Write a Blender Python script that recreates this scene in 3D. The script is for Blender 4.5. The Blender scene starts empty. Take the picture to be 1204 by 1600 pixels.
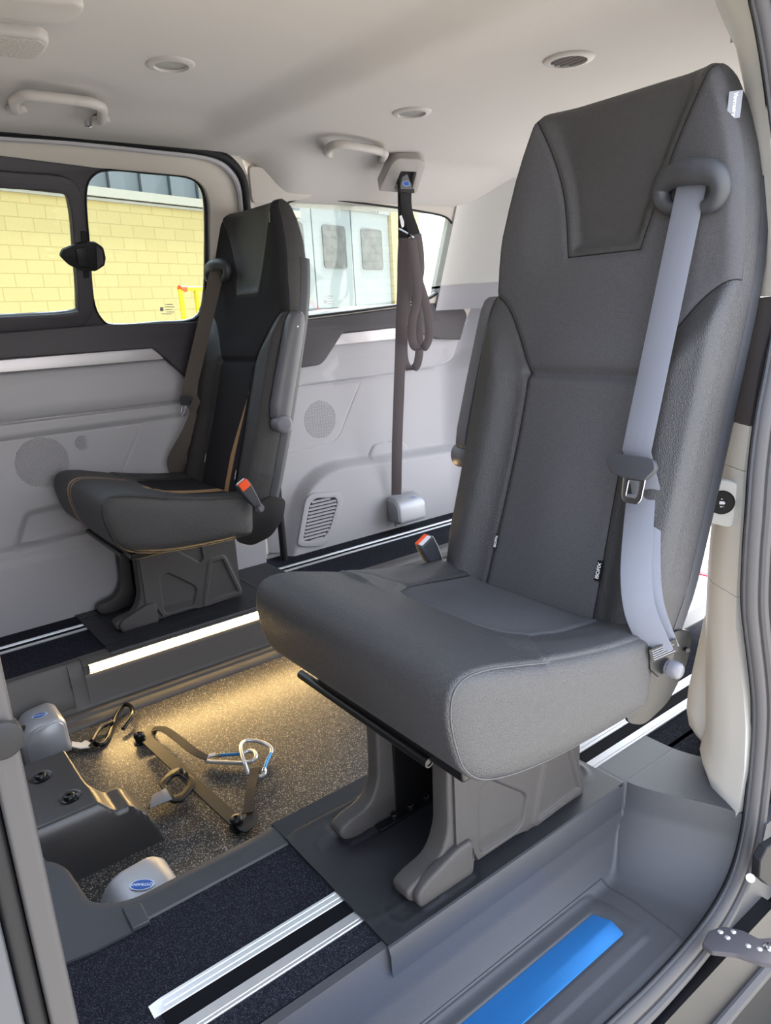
import bpy, bmesh, math, random
import numpy as np
from mathutils import Vector, Matrix
random.seed(7); rng = np.random.RandomState(5)
sc = bpy.context.scene
COL = sc.collection
# ------------------------------------------------------------ camera
# world: X = towards the rear of the van, Y = from the open door to the far wall, Z = up, floor z = 0
RX = np.array([0.790, 0.204, -0.578]); RY = np.array([-0.611, 0.178, -0.771])
RX /= np.linalg.norm(RX); RY = RY - RX*RX.dot(RY); RY /= np.linalg.norm(RY); RZ = np.cross(RX, RY)
ROT = np.array([RX, RY, RZ]); FPX = 1133.7; EYE = np.array([0, 0, .95])
cd = bpy.data.cameras.new('camera'); cam = bpy.data.objects.new('camera', cd); COL.objects.link(cam)
cd.sensor_fit = 'VERTICAL'; cd.sensor_height = 24; cd.lens = FPX*24/1600; cd.clip_start = .02; cd.clip_end = 300
M4 = Matrix([list(ROT[0])+[0], list(ROT[1])+[0], list(ROT[2])+[.95], [0, 0, 0, 1]])
cam.matrix_world = M4; sc.camera = cam
cd.dof.use_dof = False
# ------------------------------------------------------------ light, exposure
SKY_STRENGTH = 1.0; EXPOSURE = 2.3
w = bpy.data.worlds.new('sky'); sc.world = w; w.use_nodes = True
nt = w.node_tree; bg = nt.nodes['Background']
tc = nt.nodes.new('ShaderNodeTexCoord'); sp = nt.nodes.new('ShaderNodeSeparateXYZ'); cr = nt.nodes.new('ShaderNodeValToRGB')
nt.links.new(tc.outputs['Generated'], sp.inputs[0]); nt.links.new(sp.outputs['Z'], cr.inputs[0]); nt.links.new(cr.outputs[0], bg.inputs[0])
cr.color_ramp.elements[0].position = 0; cr.color_ramp.elements[0].color = (1.0, .97, .93, 1)
cr.color_ramp.elements[1].position = .6; cr.color_ramp.elements[1].color = (.70, .81, 1.0, 1)
bg.inputs[1].default_value = SKY_STRENGTH
sun_d = bpy.data.lights.new('hazy_sun', 'SUN'); sun_d.energy = 4.5; sun_d.angle = .12; sun_d.color = (1, .95, .86)
sun = bpy.data.objects.new('hazy_sun', sun_d); COL.objects.link(sun)
sun.rotation_euler = Vector((-.62, -.08, -1.0)).to_track_quat('-Z', 'Y').to_euler()
sc.view_settings.view_transform = 'Standard'; sc.view_settings.look = 'None'
sc.view_settings.exposure = EXPOSURE; sc.view_settings.gamma = 1; sc.view_settings.use_curve_mapping = False
sc.cycles.use_denoising = True; sc.cycles.max_bounces = 10; sc.cycles.diffuse_bounces = 6; sc.cycles.transparent_max_bounces = 12
# ------------------------------------------------------------ measuring helpers: where a sight line meets a plane
def ray(px, py):
    return ROT.dot(np.array([px-602., 800.-py, -FPX]))
def PL(px, py, P0, n):
    r = ray(px, py); n = np.array(n, float); t = n.dot(np.array(P0)-EYE)/n.dot(r); return EYE+t*r
def PZ(px, py, z): return PL(px, py, (0, 0, z), (0, 0, 1))
def PY(px, py, y): return PL(px, py, (0, y, 0), (0, 1, 0))
def PX(px, py, x): return PL(px, py, (x, 0, 0), (1, 0, 0))
# ------------------------------------------------------------ materials
def lin(c):
    return tuple(((v/255.)/12.92 if v/255. <= .04045 else ((v/255.+.055)/1.055)**2.4) for v in c)+(1,)
def N(nt, typ, **kw):
    n = nt.nodes.new(typ)
    for k, v in kw.items(): setattr(n, k, v)
    return n
def mat(name, rgb, rough=.5, metal=0, bump=None, spec=.5, var=None, coat=0, emit=None, sheen=0):
    """bump=(scale, distance[, 'voronoi'|'weave']) ; var=(scale, amount) mottles the colour"""
    m = bpy.data.materials.new(name); m.use_nodes = True; nt = m.node_tree; b = nt.nodes['Principled BSDF']
    c = lin(rgb); b.inputs['Base Color'].default_value = c
    b.inputs['Roughness'].default_value = rough; b.inputs['Metallic'].default_value = metal
    b.inputs['Specular IOR Level'].default_value = spec; b.inputs['Coat Weight'].default_value = coat
    if sheen: b.inputs['Sheen Weight'].default_value = sheen
    tcn = N(nt, 'ShaderNodeTexCoord')
    if emit: b.inputs['Emission Color'].default_value = emit[:3]+(1,); b.inputs['Emission Strength'].default_value = emit[3]
    if var:
        n = N(nt, 'ShaderNodeTexNoise'); n.inputs['Scale'].default_value = var[0]; n.inputs['Detail'].default_value = 3
        nt.links.new(tcn.outputs['Object'], n.inputs['Vector'])
        r = N(nt, 'ShaderNodeMapRange'); r.inputs[1].default_value = .3; r.inputs[2].default_value = .7
        r.inputs[3].default_value = 1-var[1]; r.inputs[4].default_value = 1+var[1]; nt.links.new(n.outputs['Fac'], r.inputs[0])
        mx = N(nt, 'ShaderNodeVectorMath', operation='SCALE'); mx.inputs[0].default_value = c[:3]
        nt.links.new(r.outputs[0], mx.inputs['Scale']); nt.links.new(mx.outputs[0], b.inputs['Base Color'])
    if bump:
        kind = bump[2] if len(bump) > 2 else 'noise'
        if kind == 'voronoi':
            n = N(nt, 'ShaderNodeTexVoronoi'); n.feature = 'SMOOTH_F1'; n.inputs['Scale'].default_value = bump[0]; out = n.outputs['Distance']
            nt.links.new(tcn.outputs['Object'], n.inputs['Vector'])
        elif kind == 'weave':
            n = N(nt, 'ShaderNodeTexWave'); n.bands_direction = bump[3] if len(bump) > 3 else 'Z'; n.inputs['Scale'].default_value = bump[0]; out = n.outputs['Fac']
            nt.links.new(tcn.outputs['Object'], n.inputs['Vector'])
        else:
            n = N(nt, 'ShaderNodeTexNoise'); n.inputs['Scale'].default_value = bump[0]; n.inputs['Detail'].default_value = 4; out = n.outputs['Fac']
            nt.links.new(tcn.outputs['Object'], n.inputs['Vector'])
        bp = N(nt, 'ShaderNodeBump'); bp.inputs['Distance'].default_value = bump[1]; bp.inputs['Strength'].default_value = 1
        nt.links.new(out, bp.inputs['Height']); nt.links.new(bp.outputs[0], b.inputs['Normal'])
    return m
def speckle_mat(name, base, fleck, scale, amount, rough, bump=.0006, spec=.5):
    """a dark ground strewn with light flecks (flitter vinyl, velour carpet)"""
    m = bpy.data.materials.new(name); m.use_nodes = True; nt = m.node_tree; b = nt.nodes['Principled BSDF']
    t = N(nt, 'ShaderNodeTexCoord'); v = N(nt, 'ShaderNodeTexVoronoi'); v.inputs['Scale'].default_value = scale
    nt.links.new(t.outputs['Object'], v.inputs['Vector'])
    s = N(nt, 'ShaderNodeSeparateColor'); nt.links.new(v.outputs['Color'], s.inputs[0])
    r = N(nt, 'ShaderNodeMapRange'); r.inputs[1].default_value = 1-amount; r.inputs[2].default_value = 1; nt.links.new(s.outputs[0], r.inputs[0])
    n = N(nt, 'ShaderNodeTexNoise'); n.inputs['Scale'].default_value = scale*.7; nt.links.new(t.outputs['Object'], n.inputs['Vector'])
    r2 = N(nt, 'ShaderNodeMapRange'); r2.inputs[1].default_value = .3; r2.inputs[2].default_value = .7; r2.inputs[3].default_value = .5; r2.inputs[4].default_value = 1.4
    nt.links.new(n.outputs['Fac'], r2.inputs[0])
    sc_ = N(nt, 'ShaderNodeVectorMath', operation='SCALE'); sc_.inputs[0].default_value = lin(base)[:3]; nt.links.new(r2.outputs[0], sc_.inputs['Scale'])
    mx = N(nt, 'ShaderNodeMix', data_type='RGBA'); nt.links.new(r.outputs[0], mx.inputs['Factor']); nt.links.new(sc_.outputs[0], mx.inputs[6])
    mx.inputs[7].default_value = lin(fleck); nt.links.new(mx.outputs[2], b.inputs['Base Color'])
    b.inputs['Roughness'].default_value = rough; b.inputs['Specular IOR Level'].default_value = spec
    bp = N(nt, 'ShaderNodeBump'); bp.inputs['Distance'].default_value = bump; nt.links.new(s.outputs[1], bp.inputs['Height']); nt.links.new(bp.outputs[0], b.inputs['Normal'])
    return m
MT = dict(
    headliner=mat('headliner_felt', (186, 182, 178), .95, bump=(900, .0003), spec=.1),
    trimgrey=mat('grey_moulded_trim', (168, 167, 172), .55, bump=(700, .00025), spec=.35),
    trimdark=mat('dark_moulded_trim', (62, 59, 65), .55, bump=(700, .00025), spec=.4),
    trimblack=mat('black_rubber', (20, 20, 23), .6, bump=(300, .0002), spec=.3),
    cream=mat('cream_pillar_trim', (200, 199, 196), .5, bump=(600, .0002), spec=.4),
    silver=mat('satin_silver_strip', (196, 192, 196), .35, .3),
    plastic=mat('dark_grained_plastic', (54, 56, 62), .45, bump=(900, .0004), spec=.5),
    steplin=mat('step_moulding_plastic', (66, 67, 72), .4, bump=(1000, .0004), spec=.5),
    matblk=mat('black_cover_sheet', (34, 35, 40), .42, bump=(1200, .0005), spec=.5),
    legcover=mat('textured_leg_cover', (66, 64, 64), .5, bump=(800, .0007), spec=.4),
    steelblk=mat('black_painted_steel', (16, 16, 18), .35, bump=(150, .0002), spec=.5),
    alu=mat('brushed_aluminium', (214, 216, 220), .3, .75, bump=(60, .0001)),
    farcream=mat('warm_grey_window_trim', (182, 176, 169), .55, bump=(600, .0002), spec=.35),
    risergrey=mat('warm_dark_riser_moulding', (76, 73, 72), .45, bump=(900, .0003), spec=.5),
    covergrey=mat('glossy_dark_cover', (60, 58, 58), .28, bump=(900, .0002), spec=.6),
    slot=mat('rail_slot_dark', (14, 15, 20), .85, spec=.15),
    chrome=mat('polished_steel', (205, 207, 212), .18, 1),
    cast=mat('silver_painted_casting', (168, 170, 176), .38, .35, bump=(1200, .0002)),
    blue=mat('blue_anodised', (58, 138, 215), .3, .7),
    logoblue=mat('logo_blue', (20, 84, 178), .35),
    logowhite=mat('logo_white', (215, 230, 250), .4),
    webgrey=mat('grey_seat_belt_webbing', (142, 146, 160), .6, bump=(330, .0012, 'weave', 'Z'), spec=.4),
    webblk=mat('dark_seat_belt_webbing', (98, 88, 91), .5, bump=(170, .0008, 'weave', 'X'), spec=.5),
    webblack=mat('black_webbing', (26, 25, 30), .6, bump=(260, .0008, 'weave', 'X'), spec=.4),
    orange=mat('orange_release_button', (235, 78, 20), .4),
    white=mat('white_label', (225, 226, 232), .5),
    labelgrey=mat('grey_woven_label', (122, 126, 136), .6),
    yellowp=mat('yellow_powder_coat', (186, 172, 10), .4),
    body=mat('black_body_paint', (14, 14, 18), .3, spec=.3),
    bodygrey=mat('dark_grey_body_paint', (62, 64, 70), .35, spec=.5),
    rubber=mat('grey_door_seal', (66, 65, 68), .55, bump=(200, .0004), spec=.4),
    knob=mat('grey_plastic_knob', (104, 104, 112), .35, spec=.5),
    armgrey=mat('grey_armrest_plastic', (92, 92, 98), .45, spec=.5),
    carpet=speckle_mat('dark_blue_velour_carpet', (32, 33, 41), (82, 84, 97), 900, .25, .95, .0016, .1),
    vinyl=speckle_mat('speckled_safety_floor', (40, 40, 41), (225, 218, 205), 620, .17, .34, .0006, .55),
    ledglow=mat('led_diffuser', (255, 240, 200), .4, emit=(1.0, .66, .26, 15.0)),
    red=mat('red_reflector', (210, 24, 40), .3),
    ramp=mat('pale_ramp_panel', (176, 184, 206), .45),
)
# window glass: clear, slightly green, with a sheen at grazing angles
def glass_mat(name, tint, gloss=.06):
    m = bpy.data.materials.new(name); m.use_nodes = True; nt = m.node_tree; nt.nodes.clear()
    o = N(nt, 'ShaderNodeOutputMaterial'); t = N(nt, 'ShaderNodeBsdfTransparent'); t.inputs[0].default_value = tint+(1,)
    g = N(nt, 'ShaderNodeBsdfGlossy'); g.inputs['Roughness'].default_value = .02; g.inputs[0].default_value = (1, 1, 1, 1)
    f = N(nt, 'ShaderNodeFresnel'); f.inputs[0].default_value = 1.35; mx = N(nt, 'ShaderNodeMixShader')
    nt.links.new(f.outputs[0], mx.inputs[0]); nt.links.new(t.outputs[0], mx.inputs[1]); nt.links.new(g.outputs[0], mx.inputs[2]); nt.links.new(mx.outputs[0], o.inputs[0])
    return m
MT['barblk'] = mat('grey_black_bar', (34, 32, 30), .5, .1); MT['steelblk2'] = mat('black_glossy_steel', (26, 26, 30), .2, .6)
MT['bodygrey2'] = mat('grey_post_trim', (50, 49, 51), .5)
MT['glass'] = glass_mat('clear_window_glass', (.80, .84, .82))
# upholstery: leather, woven cloth and tan cloth told apart by the panels' own seams (signed distances kept on the mesh)
def upholstery(name, leather, cloth, tan, seam=(18, 18, 20)):
    m = bpy.data.materials.new(name); m.use_nodes = True; nt = m.node_tree; b = nt.nodes['Principled BSDF']; L = nt.links
    t = N(nt, 'ShaderNodeTexCoord')
    def attr(a, w):
        n = N(nt, 'ShaderNodeAttribute'); n.attribute_name = a
        r = N(nt, 'ShaderNodeMapRange'); r.inputs[1].default_value = -w; r.inputs[2].default_value = w; L.new(n.outputs['Fac'], r.inputs[0]); return r.outputs[0]
    le, ta = attr('leather', .0006), attr('tan', .0006)
    def mix(f, a, bb, dt='RGBA'):
        x = N(nt, 'ShaderNodeMix', data_type=dt)
        L.new(f, x.inputs['Factor']); i, j, o = (6, 7, 2) if dt == 'RGBA' else (2, 3, 0)
        for k, v in ((i, a), (j, bb)):
            if isinstance(v, (tuple, float, int)): x.inputs[k].default_value = v
            else: L.new(v, x.inputs[k])
        return x.outputs[o]
    wn = N(nt, 'ShaderNodeTexNoise'); wn.inputs['Scale'].default_value = 1400; wn.inputs['Detail'].default_value = 2; L.new(t.outputs['Object'], wn.inputs['Vector'])
    mp = N(nt, 'ShaderNodeMapping'); mp.inputs['Scale'].default_value = (1, .35, 1); L.new(t.outputs['Object'], mp.inputs['Vector']); L.new(mp.outputs[0], wn.inputs['Vector'])
    r = N(nt, 'ShaderNodeMapRange'); r.inputs[1].default_value = .35; r.inputs[2].default_value = .65; r.inputs[3].default_value = .78; r.inputs[4].default_value = 1.25; L.new(wn.outputs['Fac'], r.inputs[0])
    s = N(nt, 'ShaderNodeVectorMath', operation='SCALE'); s.inputs[0].default_value = lin(cloth)[:3]; L.new(r.outputs[0], s.inputs['Scale'])
    s2 = N(nt, 'ShaderNodeVectorMath', operation='SCALE'); s2.inputs[0].default_value = lin(tan)[:3]; L.new(r.outputs[0], s2.inputs['Scale'])
    c = mix(le, s.outputs[0], lin(leather)); c = mix(ta, c, s2.outputs[0])
    sm = N(nt, 'ShaderNodeAttribute'); sm.attribute_name = 'leather'; ab = N(nt, 'ShaderNodeMath', operation='ABSOLUTE'); L.new(sm.outputs['Fac'], ab.inputs[0])
    rs = N(nt, 'ShaderNodeMapRange'); rs.inputs[1].default_value = .0007; rs.inputs[2].default_value = .0019; rs.inputs[3].default_value = 1; rs.inputs[4].default_value = 0; L.new(ab.outputs[0], rs.inputs[0])
    c = mix(rs.outputs[0], c, lin(seam)); L.new(c, b.inputs['Base Color'])
    L.new(mix(le, .92, .44, 'FLOAT'), b.inputs['Roughness']); L.new(mix(le, .15, .5, 'FLOAT'), b.inputs['Specular IOR Level'])
    v = N(nt, 'ShaderNodeTexVoronoi'); v.feature = 'SMOOTH_F1'; v.inputs['Scale'].default_value = 620; L.new(t.outputs['Object'], v.inputs['Vector'])
    bp = N(nt, 'ShaderNodeBump'); bp.inputs['Distance'].default_value = .0012
    L.new(mix(le, wn.outputs['Fac'], v.outputs['Distance'], 'FLOAT'), bp.inputs['Height']); L.new(bp.outputs[0], b.inputs['Normal'])
    return m
MT['uph'] = upholstery('charcoal_leather_and_cloth', (59, 59, 62), (80, 80, 84), (120, 100, 80))
MT['uph_tan'] = upholstery('black_leather_cloth_and_tan', (46, 44, 45), (46, 45, 48), (178, 142, 106))
# ------------------------------------------------------------ objects and meshes
def tag(o, label=None, cat=None, group=None, kind=None):
    for k, v in (('label', label), ('category', cat), ('group', group), ('kind', kind)):
        if v: o[k] = v
    return o
def empty(name, loc, label, cat, group=None):
    o = bpy.data.objects.new(name, None); COL.objects.link(o); o.location = loc; o.empty_display_size = .05
    o['label'] = label; o['category'] = cat
    if group: o['group'] = group
    bpy.context.view_layer.update(); return o
def link(name, me, material, parent=None, smooth=35):
    me.materials.clear()
    for m in (material if isinstance(material, (list, tuple)) else [material]): me.materials.append(m)
    if smooth:
        for p in me.polygons: p.use_smooth = True
        me.set_sharp_from_angle(angle=math.radians(smooth))
    o = bpy.data.objects.new(name, me); COL.objects.link(o)
    if parent is not None:
        o.parent = parent; bpy.context.view_layer.update(); o.matrix_parent_inverse = parent.matrix_world.inverted()
    return o
def bev(o, w, seg=2, ang=40):
    m = o.modifiers.new('soft_edges', 'BEVEL'); m.width = w; m.segments = seg; m.limit_method = 'ANGLE'; m.angle_limit = math.radians(ang); m.harden_normals = False
    return o
def from_bm(bm, name='m', recalc=True):
    if recalc: bmesh.ops.recalc_face_normals(bm, faces=bm.faces[:])
    me = bpy.data.meshes.new(name); bm.to_mesh(me); bm.free(); return me
def pymesh(V, F, recalc=True):
    me = bpy.data.meshes.new('m'); me.from_pydata([tuple(map(float, v)) for v in V], [], F)
    if recalc:
        bm = bmesh.new(); bm.from_mesh(me); bmesh.ops.recalc_face_normals(bm, faces=bm.faces[:]); bm.to_mesh(me); bm.free()
    return me
class MB:
    """collects simple solids into one mesh (one part of one thing)"""
    def __init__(s): s.V = []; s.F = []
    def add(s, V, F): b = len(s.V); s.V += [tuple(map(float, v)) for v in V]; s.F += [tuple(i+b for i in f) for f in F]; return s
    def box(s, a, b):
        (x0, y0, z0), (x1, y1, z1) = a, b
        return s.add([(x0, y0, z0), (x1, y0, z0), (x1, y1, z0), (x0, y1, z0), (x0, y0, z1), (x1, y0, z1), (x1, y1, z1), (x0, y1, z1)],
                     [(0, 3, 2, 1), (4, 5, 6, 7), (0, 1, 5, 4), (1, 2, 6, 5), (2, 3, 7, 6), (3, 0, 4, 7)])
    def prism(s, poly, off):
        """closed 3-D outline pushed along off"""
        n = len(poly); off = np.array(off); A = [np.array(p, float) for p in poly]
        return s.add(A+[p+off for p in A], [tuple(range(n))[::-1], tuple(range(n, 2*n))]+[(i, (i+1) % n, n+(i+1) % n, n+i) for i in range(n)])
    def tube(s, path, r, seg=12, closed=False, caps=True):
        P = [np.array(p, float) for p in path]; n = len(P); R = r if hasattr(r, '__len__') else [r]*n
        rings = []; prev = None
        for i in range(n):
            a = P[(i-1) % n] if (closed or i > 0) else P[i]; b = P[(i+1) % n] if (closed or i < n-1) else P[i]
            t = b-a; t /= np.linalg.norm(t)+1e-12
            if prev is None: u = np.cross(t, [0, 0, 1]); u = u if np.linalg.norm(u) > .05 else np.cross(t, [1, 0, 0])
            else: u = prev-t*prev.dot(t)
            u /= np.linalg.norm(u); prev = u; v = np.cross(t, u)
            rings.append([P[i]+R[i]*(math.cos(k*2*math.pi/seg)*u+math.sin(k*2*math.pi/seg)*v) for k in range(seg)])
        return s.loft(rings, closed, caps)
    def loft(s, rings, closed=False, caps=True):
        n = len(rings); k = len(rings[0]); V = [v for r in rings for v in r]; F = []
        for i in range(n if closed else n-1):
            for j in range(k): F.append((i*k+j, i*k+(j+1) % k, ((i+1) % n)*k+(j+1) % k, ((i+1) % n)*k+j))
        if caps and not closed: F += [tuple(range(k))[::-1], tuple((n-1)*k+j for j in range(k))]
        return s.add(V, F)
    def cyl(s, a, b, r, seg=24, r2=None): return s.tube([a, b], [r, r if r2 is None else r2], seg)
    def lathe(s, c, axis, prof, seg=32):
        """prof = [(radius, height along axis)]"""
        ax = np.array(axis, float); ax /= np.linalg.norm(ax); u = np.cross(ax, [0, 0, 1]); u = u if np.linalg.norm(u) > .05 else np.cross(ax, [1, 0, 0])
        u /= np.linalg.norm(u); v = np.cross(ax, u); c = np.array(c, float)
        return s.loft([[c+ax*h+max(r, 1e-5)*(math.cos(k*2*math.pi/seg)*u+math.sin(k*2*math.pi/seg)*v) for k in range(seg)] for r, h in prof])
    def strap(s, path, wdir, width, th=.0014):
        """flat webbing along a path; wdir = width direction (one, or one per point)"""
        P = [np.array(p, float) for p in path]; n = len(P); rings = []
        for i in range(n):
            a = P[max(i-1, 0)]; b = P[min(i+1, n-1)]; t = b-a; t /= np.linalg.norm(t)+1e-12
            wd = np.array(wdir[i] if hasattr(wdir[0], '__len__') else wdir, float); wd = wd-t*wd.dot(t); wd /= np.linalg.norm(wd)
            nn = np.cross(t, wd); ww = width[i] if hasattr(width, '__len__') else width
            rings.append([P[i]+wd*ww/2*a_+nn*th/2*b_ for a_, b_ in ((-1, -.4), (-.96, -1), (.96, -1), (1, -.4), (1, .4), (.96, 1), (-.96, 1), (-1, .4))])
        return s.loft(rings)
    def sweep(s, prof, path, side, closed=False):
        """profile (a along side, b along normal) swept along a path; side = fixed sideways vector"""
        P = [np.array(p, float) for p in path]; n = len(P); rings = []
        for i in range(n):
            a = P[(i-1) % n] if (closed or i > 0) else P[i]; b = P[(i+1) % n] if (closed or i < n-1) else P[i]
            t = b-a; t /= np.linalg.norm(t)+1e-12; sd = np.array(side, float); sd = sd-t*sd.dot(t); sd /= np.linalg.norm(sd); nn = np.cross(sd, t)
            rings.append([P[i]+sd*x+nn*y for x, y in prof])
        return s.loft(rings, closed)
    def obj(s, name, material, parent=None, smooth=35, bevel=0, seg=2):
        o = link(name, pymesh(s.V, s.F), material, parent, smooth)
        if bevel: bev(o, bevel, seg)
        return o
def smoothpath(P, k=8, closed=False):
    """Catmull-Rom through points of any dimension"""
    P = [np.array(p, float) for p in P]; n = len(P); out = []
    for i in range(n if closed else n-1):
        g = (lambda j: P[j % n]) if closed else (lambda j: P[min(max(j, 0), n-1)])
        a, b, c, d = g(i-1), g(i), g(i+1), g(i+2)
        for j in range(k):
            t = j/k; out.append(.5*((2*b)+(-a+c)*t+(2*a-5*b+4*c-d)*t*t+(-a+3*b-3*c+d)*t**3))
    if not closed: out.append(P[-1])
    return out
def roundpoly(P, r, k=5):
    """2-D polygon with its corners rounded; r = radius or one per corner"""
    P = [np.array(p, float) for p in P]; n = len(P); out = []
    for i in range(n):
        rr = r[i] if hasattr(r, '__len__') else r; a, b, c = P[i-1], P[i], P[(i+1) % n]
        u = a-b; v = c-b; lu, lv = np.linalg.norm(u), np.linalg.norm(v); d = min(rr, lu*.45, lv*.45)
        if d < 1e-6: out.append(b); continue
        p0 = b+u/lu*d; p2 = b+v/lv*d
        for j in range(k+1): t = j/k; out.append((1-t)**2*p0+2*t*(1-t)*b+t*t*p2)
    return out
def rrect(cx, cy, w_, h_, r, k=5):
    return roundpoly([(cx-w_/2, cy-h_/2), (cx+w_/2, cy-h_/2), (cx+w_/2, cy+h_/2), (cx-w_/2, cy+h_/2)], r, k)
def poly_offset(P, d):
    """grow (d>0) or shrink a 2-D polygon"""
    P = [np.array(p, float) for p in P]; Q = [P[0]]
    for p in P[1:]:
        if np.linalg.norm(p-Q[-1]) > 1e-6: Q.append(p)
    if np.linalg.norm(Q[0]-Q[-1]) < 1e-6: Q.pop()
    P = Q; n = len(P); A = sum(P[i][0]*P[(i+1) % n][1]-P[(i+1) % n][0]*P[i][1] for i in range(n)); s_ = 1 if A > 0 else -1; out = []
    for i in range(n):
        a = P[i]-P[i-1]; b = P[(i+1) % n]-P[i]; na = np.array([a[1], -a[0]])/np.linalg.norm(a); nb = np.array([b[1], -b[0]])/np.linalg.norm(b)
        m = na+nb; m = m/max(np.linalg.norm(m), 1e-6); out.append(P[i]+m*s_*d/max(m.dot(na), .5))
    return out
def plate_mesh(outer, holes, th, O, U, V, bevel=0):
    """outline with holes, filled and given thickness; 2-D (u,v) -> O+u*U+v*V, thick along UxV"""
    cu = bpy.data.curves.new('c', 'CURVE'); cu.dimensions = '2D'; cu.fill_mode = 'BOTH'
    if bevel: outer = poly_offset(outer, -bevel); holes = [poly_offset(h, bevel) for h in holes]
    for lp in [outer]+list(holes):
        s_ = cu.splines.new('POLY'); s_.points.add(len(lp)-1); s_.use_cyclic_u = True
        for q, p in zip(s_.points, lp): q.co = (p[0], p[1], 0, 1)
    cu.extrude = max(th/2-bevel, 1e-5); cu.bevel_depth = bevel; cu.bevel_resolution = 2
    ob = bpy.data.objects.new('c', cu); COL.objects.link(ob); dg = bpy.context.evaluated_depsgraph_get()
    me = bpy.data.meshes.new_from_object(ob.evaluated_get(dg)); bpy.data.objects.remove(ob); bpy.data.curves.remove(cu)
    O, U, V = (np.array(a, float) for a in (O, U, V)); U = U/np.linalg.norm(U); V = V/np.linalg.norm(V); W = np.cross(U, V)
    co = np.zeros(len(me.vertices)*3); me.vertices.foreach_get('co', co); co = co.reshape(-1, 3)
    nc = O+co[:, :1]*U+co[:, 1:2]*V+co[:, 2:]*W; me.vertices.foreach_set('co', nc.ravel()); me.update()
    bm = bmesh.new(); bm.from_mesh(me); bmesh.ops.remove_doubles(bm, verts=bm.verts[:], dist=1e-6); bm.to_mesh(me); bm.free()
    return me
def text_mesh(txt, size, O, U, V, depth=.0003, align='CENTER', bold=.0):
    cu = bpy.data.curves.new('t', 'FONT'); cu.body = txt; cu.size = size; cu.extrude = depth; cu.align_x = align; cu.align_y = 'CENTER'; cu.offset = bold
    ob = bpy.data.objects.new('t', cu); COL.objects.link(ob); dg = bpy.context.evaluated_depsgraph_get()
    me = bpy.data.meshes.new_from_object(ob.evaluated_get(dg)); bpy.data.objects.remove(ob); bpy.data.curves.remove(cu)
    O, U, V = (np.array(a, float) for a in (O, U, V)); U = U/np.linalg.norm(U); V = V-U*U.dot(V); V = V/np.linalg.norm(V); W = np.cross(U, V)
    co = np.zeros(len(me.vertices)*3); me.vertices.foreach_get('co', co); co = co.reshape(-1, 3)
    me.vertices.foreach_set('co', (O+co[:, :1]*U+co[:, 1:2]*V+co[:, 2:]*W).ravel()); me.update(); return me
def seg_dist(P, poly, closed=False):
    """distance of points P (n,2) to a polyline"""
    poly = np.array(poly, float); d = np.full(len(P), 1e9); m = len(poly)
    for i in range(m if closed else m-1):
        a, b = poly[i], poly[(i+1) % m]; ab = b-a; t = np.clip(((P-a)@ab)/(ab@ab+1e-12), 0, 1)
        d = np.minimum(d, np.hypot(*(P-a-t[:, None]*ab).T))
    return d
def sdf(P, poly):
    """signed distance, positive inside the closed polygon"""
    poly = np.array(poly, float); d = seg_dist(P, poly, True); ins = np.zeros(len(P), bool); m = len(poly)
    for i in range(m):
        (x0, y0), (x1, y1) = poly[i], poly[(i+1) % m]
        c = (y0 > P[:, 1]) != (y1 > P[:, 1])
        with np.errstate(divide='ignore', invalid='ignore'): xx = (x1-x0)*(P[:, 1]-y0)/(y1-y0+1e-15)+x0
        ins ^= c & (P[:, 0] < xx)
    return np.where(ins, d, -d)
def setattr_mesh(me, name, vals):
    a = me.attributes.new(name, 'FLOAT', 'POINT'); a.data.foreach_set('value', np.asarray(vals, dtype=np.float32))
def sst(x, a, b):
    t = np.clip((x-a)/(b-a), 0, 1); return t*t*(3-2*t)
def grid_faces(nr, nc, wrap=False):
    F = []
    for i in range(nr-1):
        for j in range(nc if wrap else nc-1): F.append((i*nc+j, i*nc+(j+1) % nc, (i+1)*nc+(j+1) % nc, (i+1)*nc+j))
    return F
def relief(us, vs, fn, to3d, th, back):
    """height field over a (u,v) grid, closed behind: fn(U,V)->h, to3d(u,v,h)->point"""
    U, V = np.meshgrid(us, vs); H = fn(U.ravel(), V.ravel()); nr, nc = len(vs), len(us)
    P = to3d(U.ravel(), V.ravel(), H); B = to3d(U.ravel(), V.ravel(), np.full(U.size, back))
    F = grid_faces(nr, nc); m = nr*nc
    rim = [j for j in range(nc)]+[i*nc+nc-1 for i in range(1, nr)]+[(nr-1)*nc+j for j in range(nc-2, -1, -1)]+[i*nc for i in range(nr-2, 0, -1)]
    Bk = [B[i] for i in rim]; V3 = list(P)+Bk; k = len(rim)
    F += [(rim[i], rim[(i+1) % k], m+(i+1) % k, m+i) for i in range(k)]+[tuple(m+i for i in range(k))]
    return pymesh(V3, F)
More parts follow.
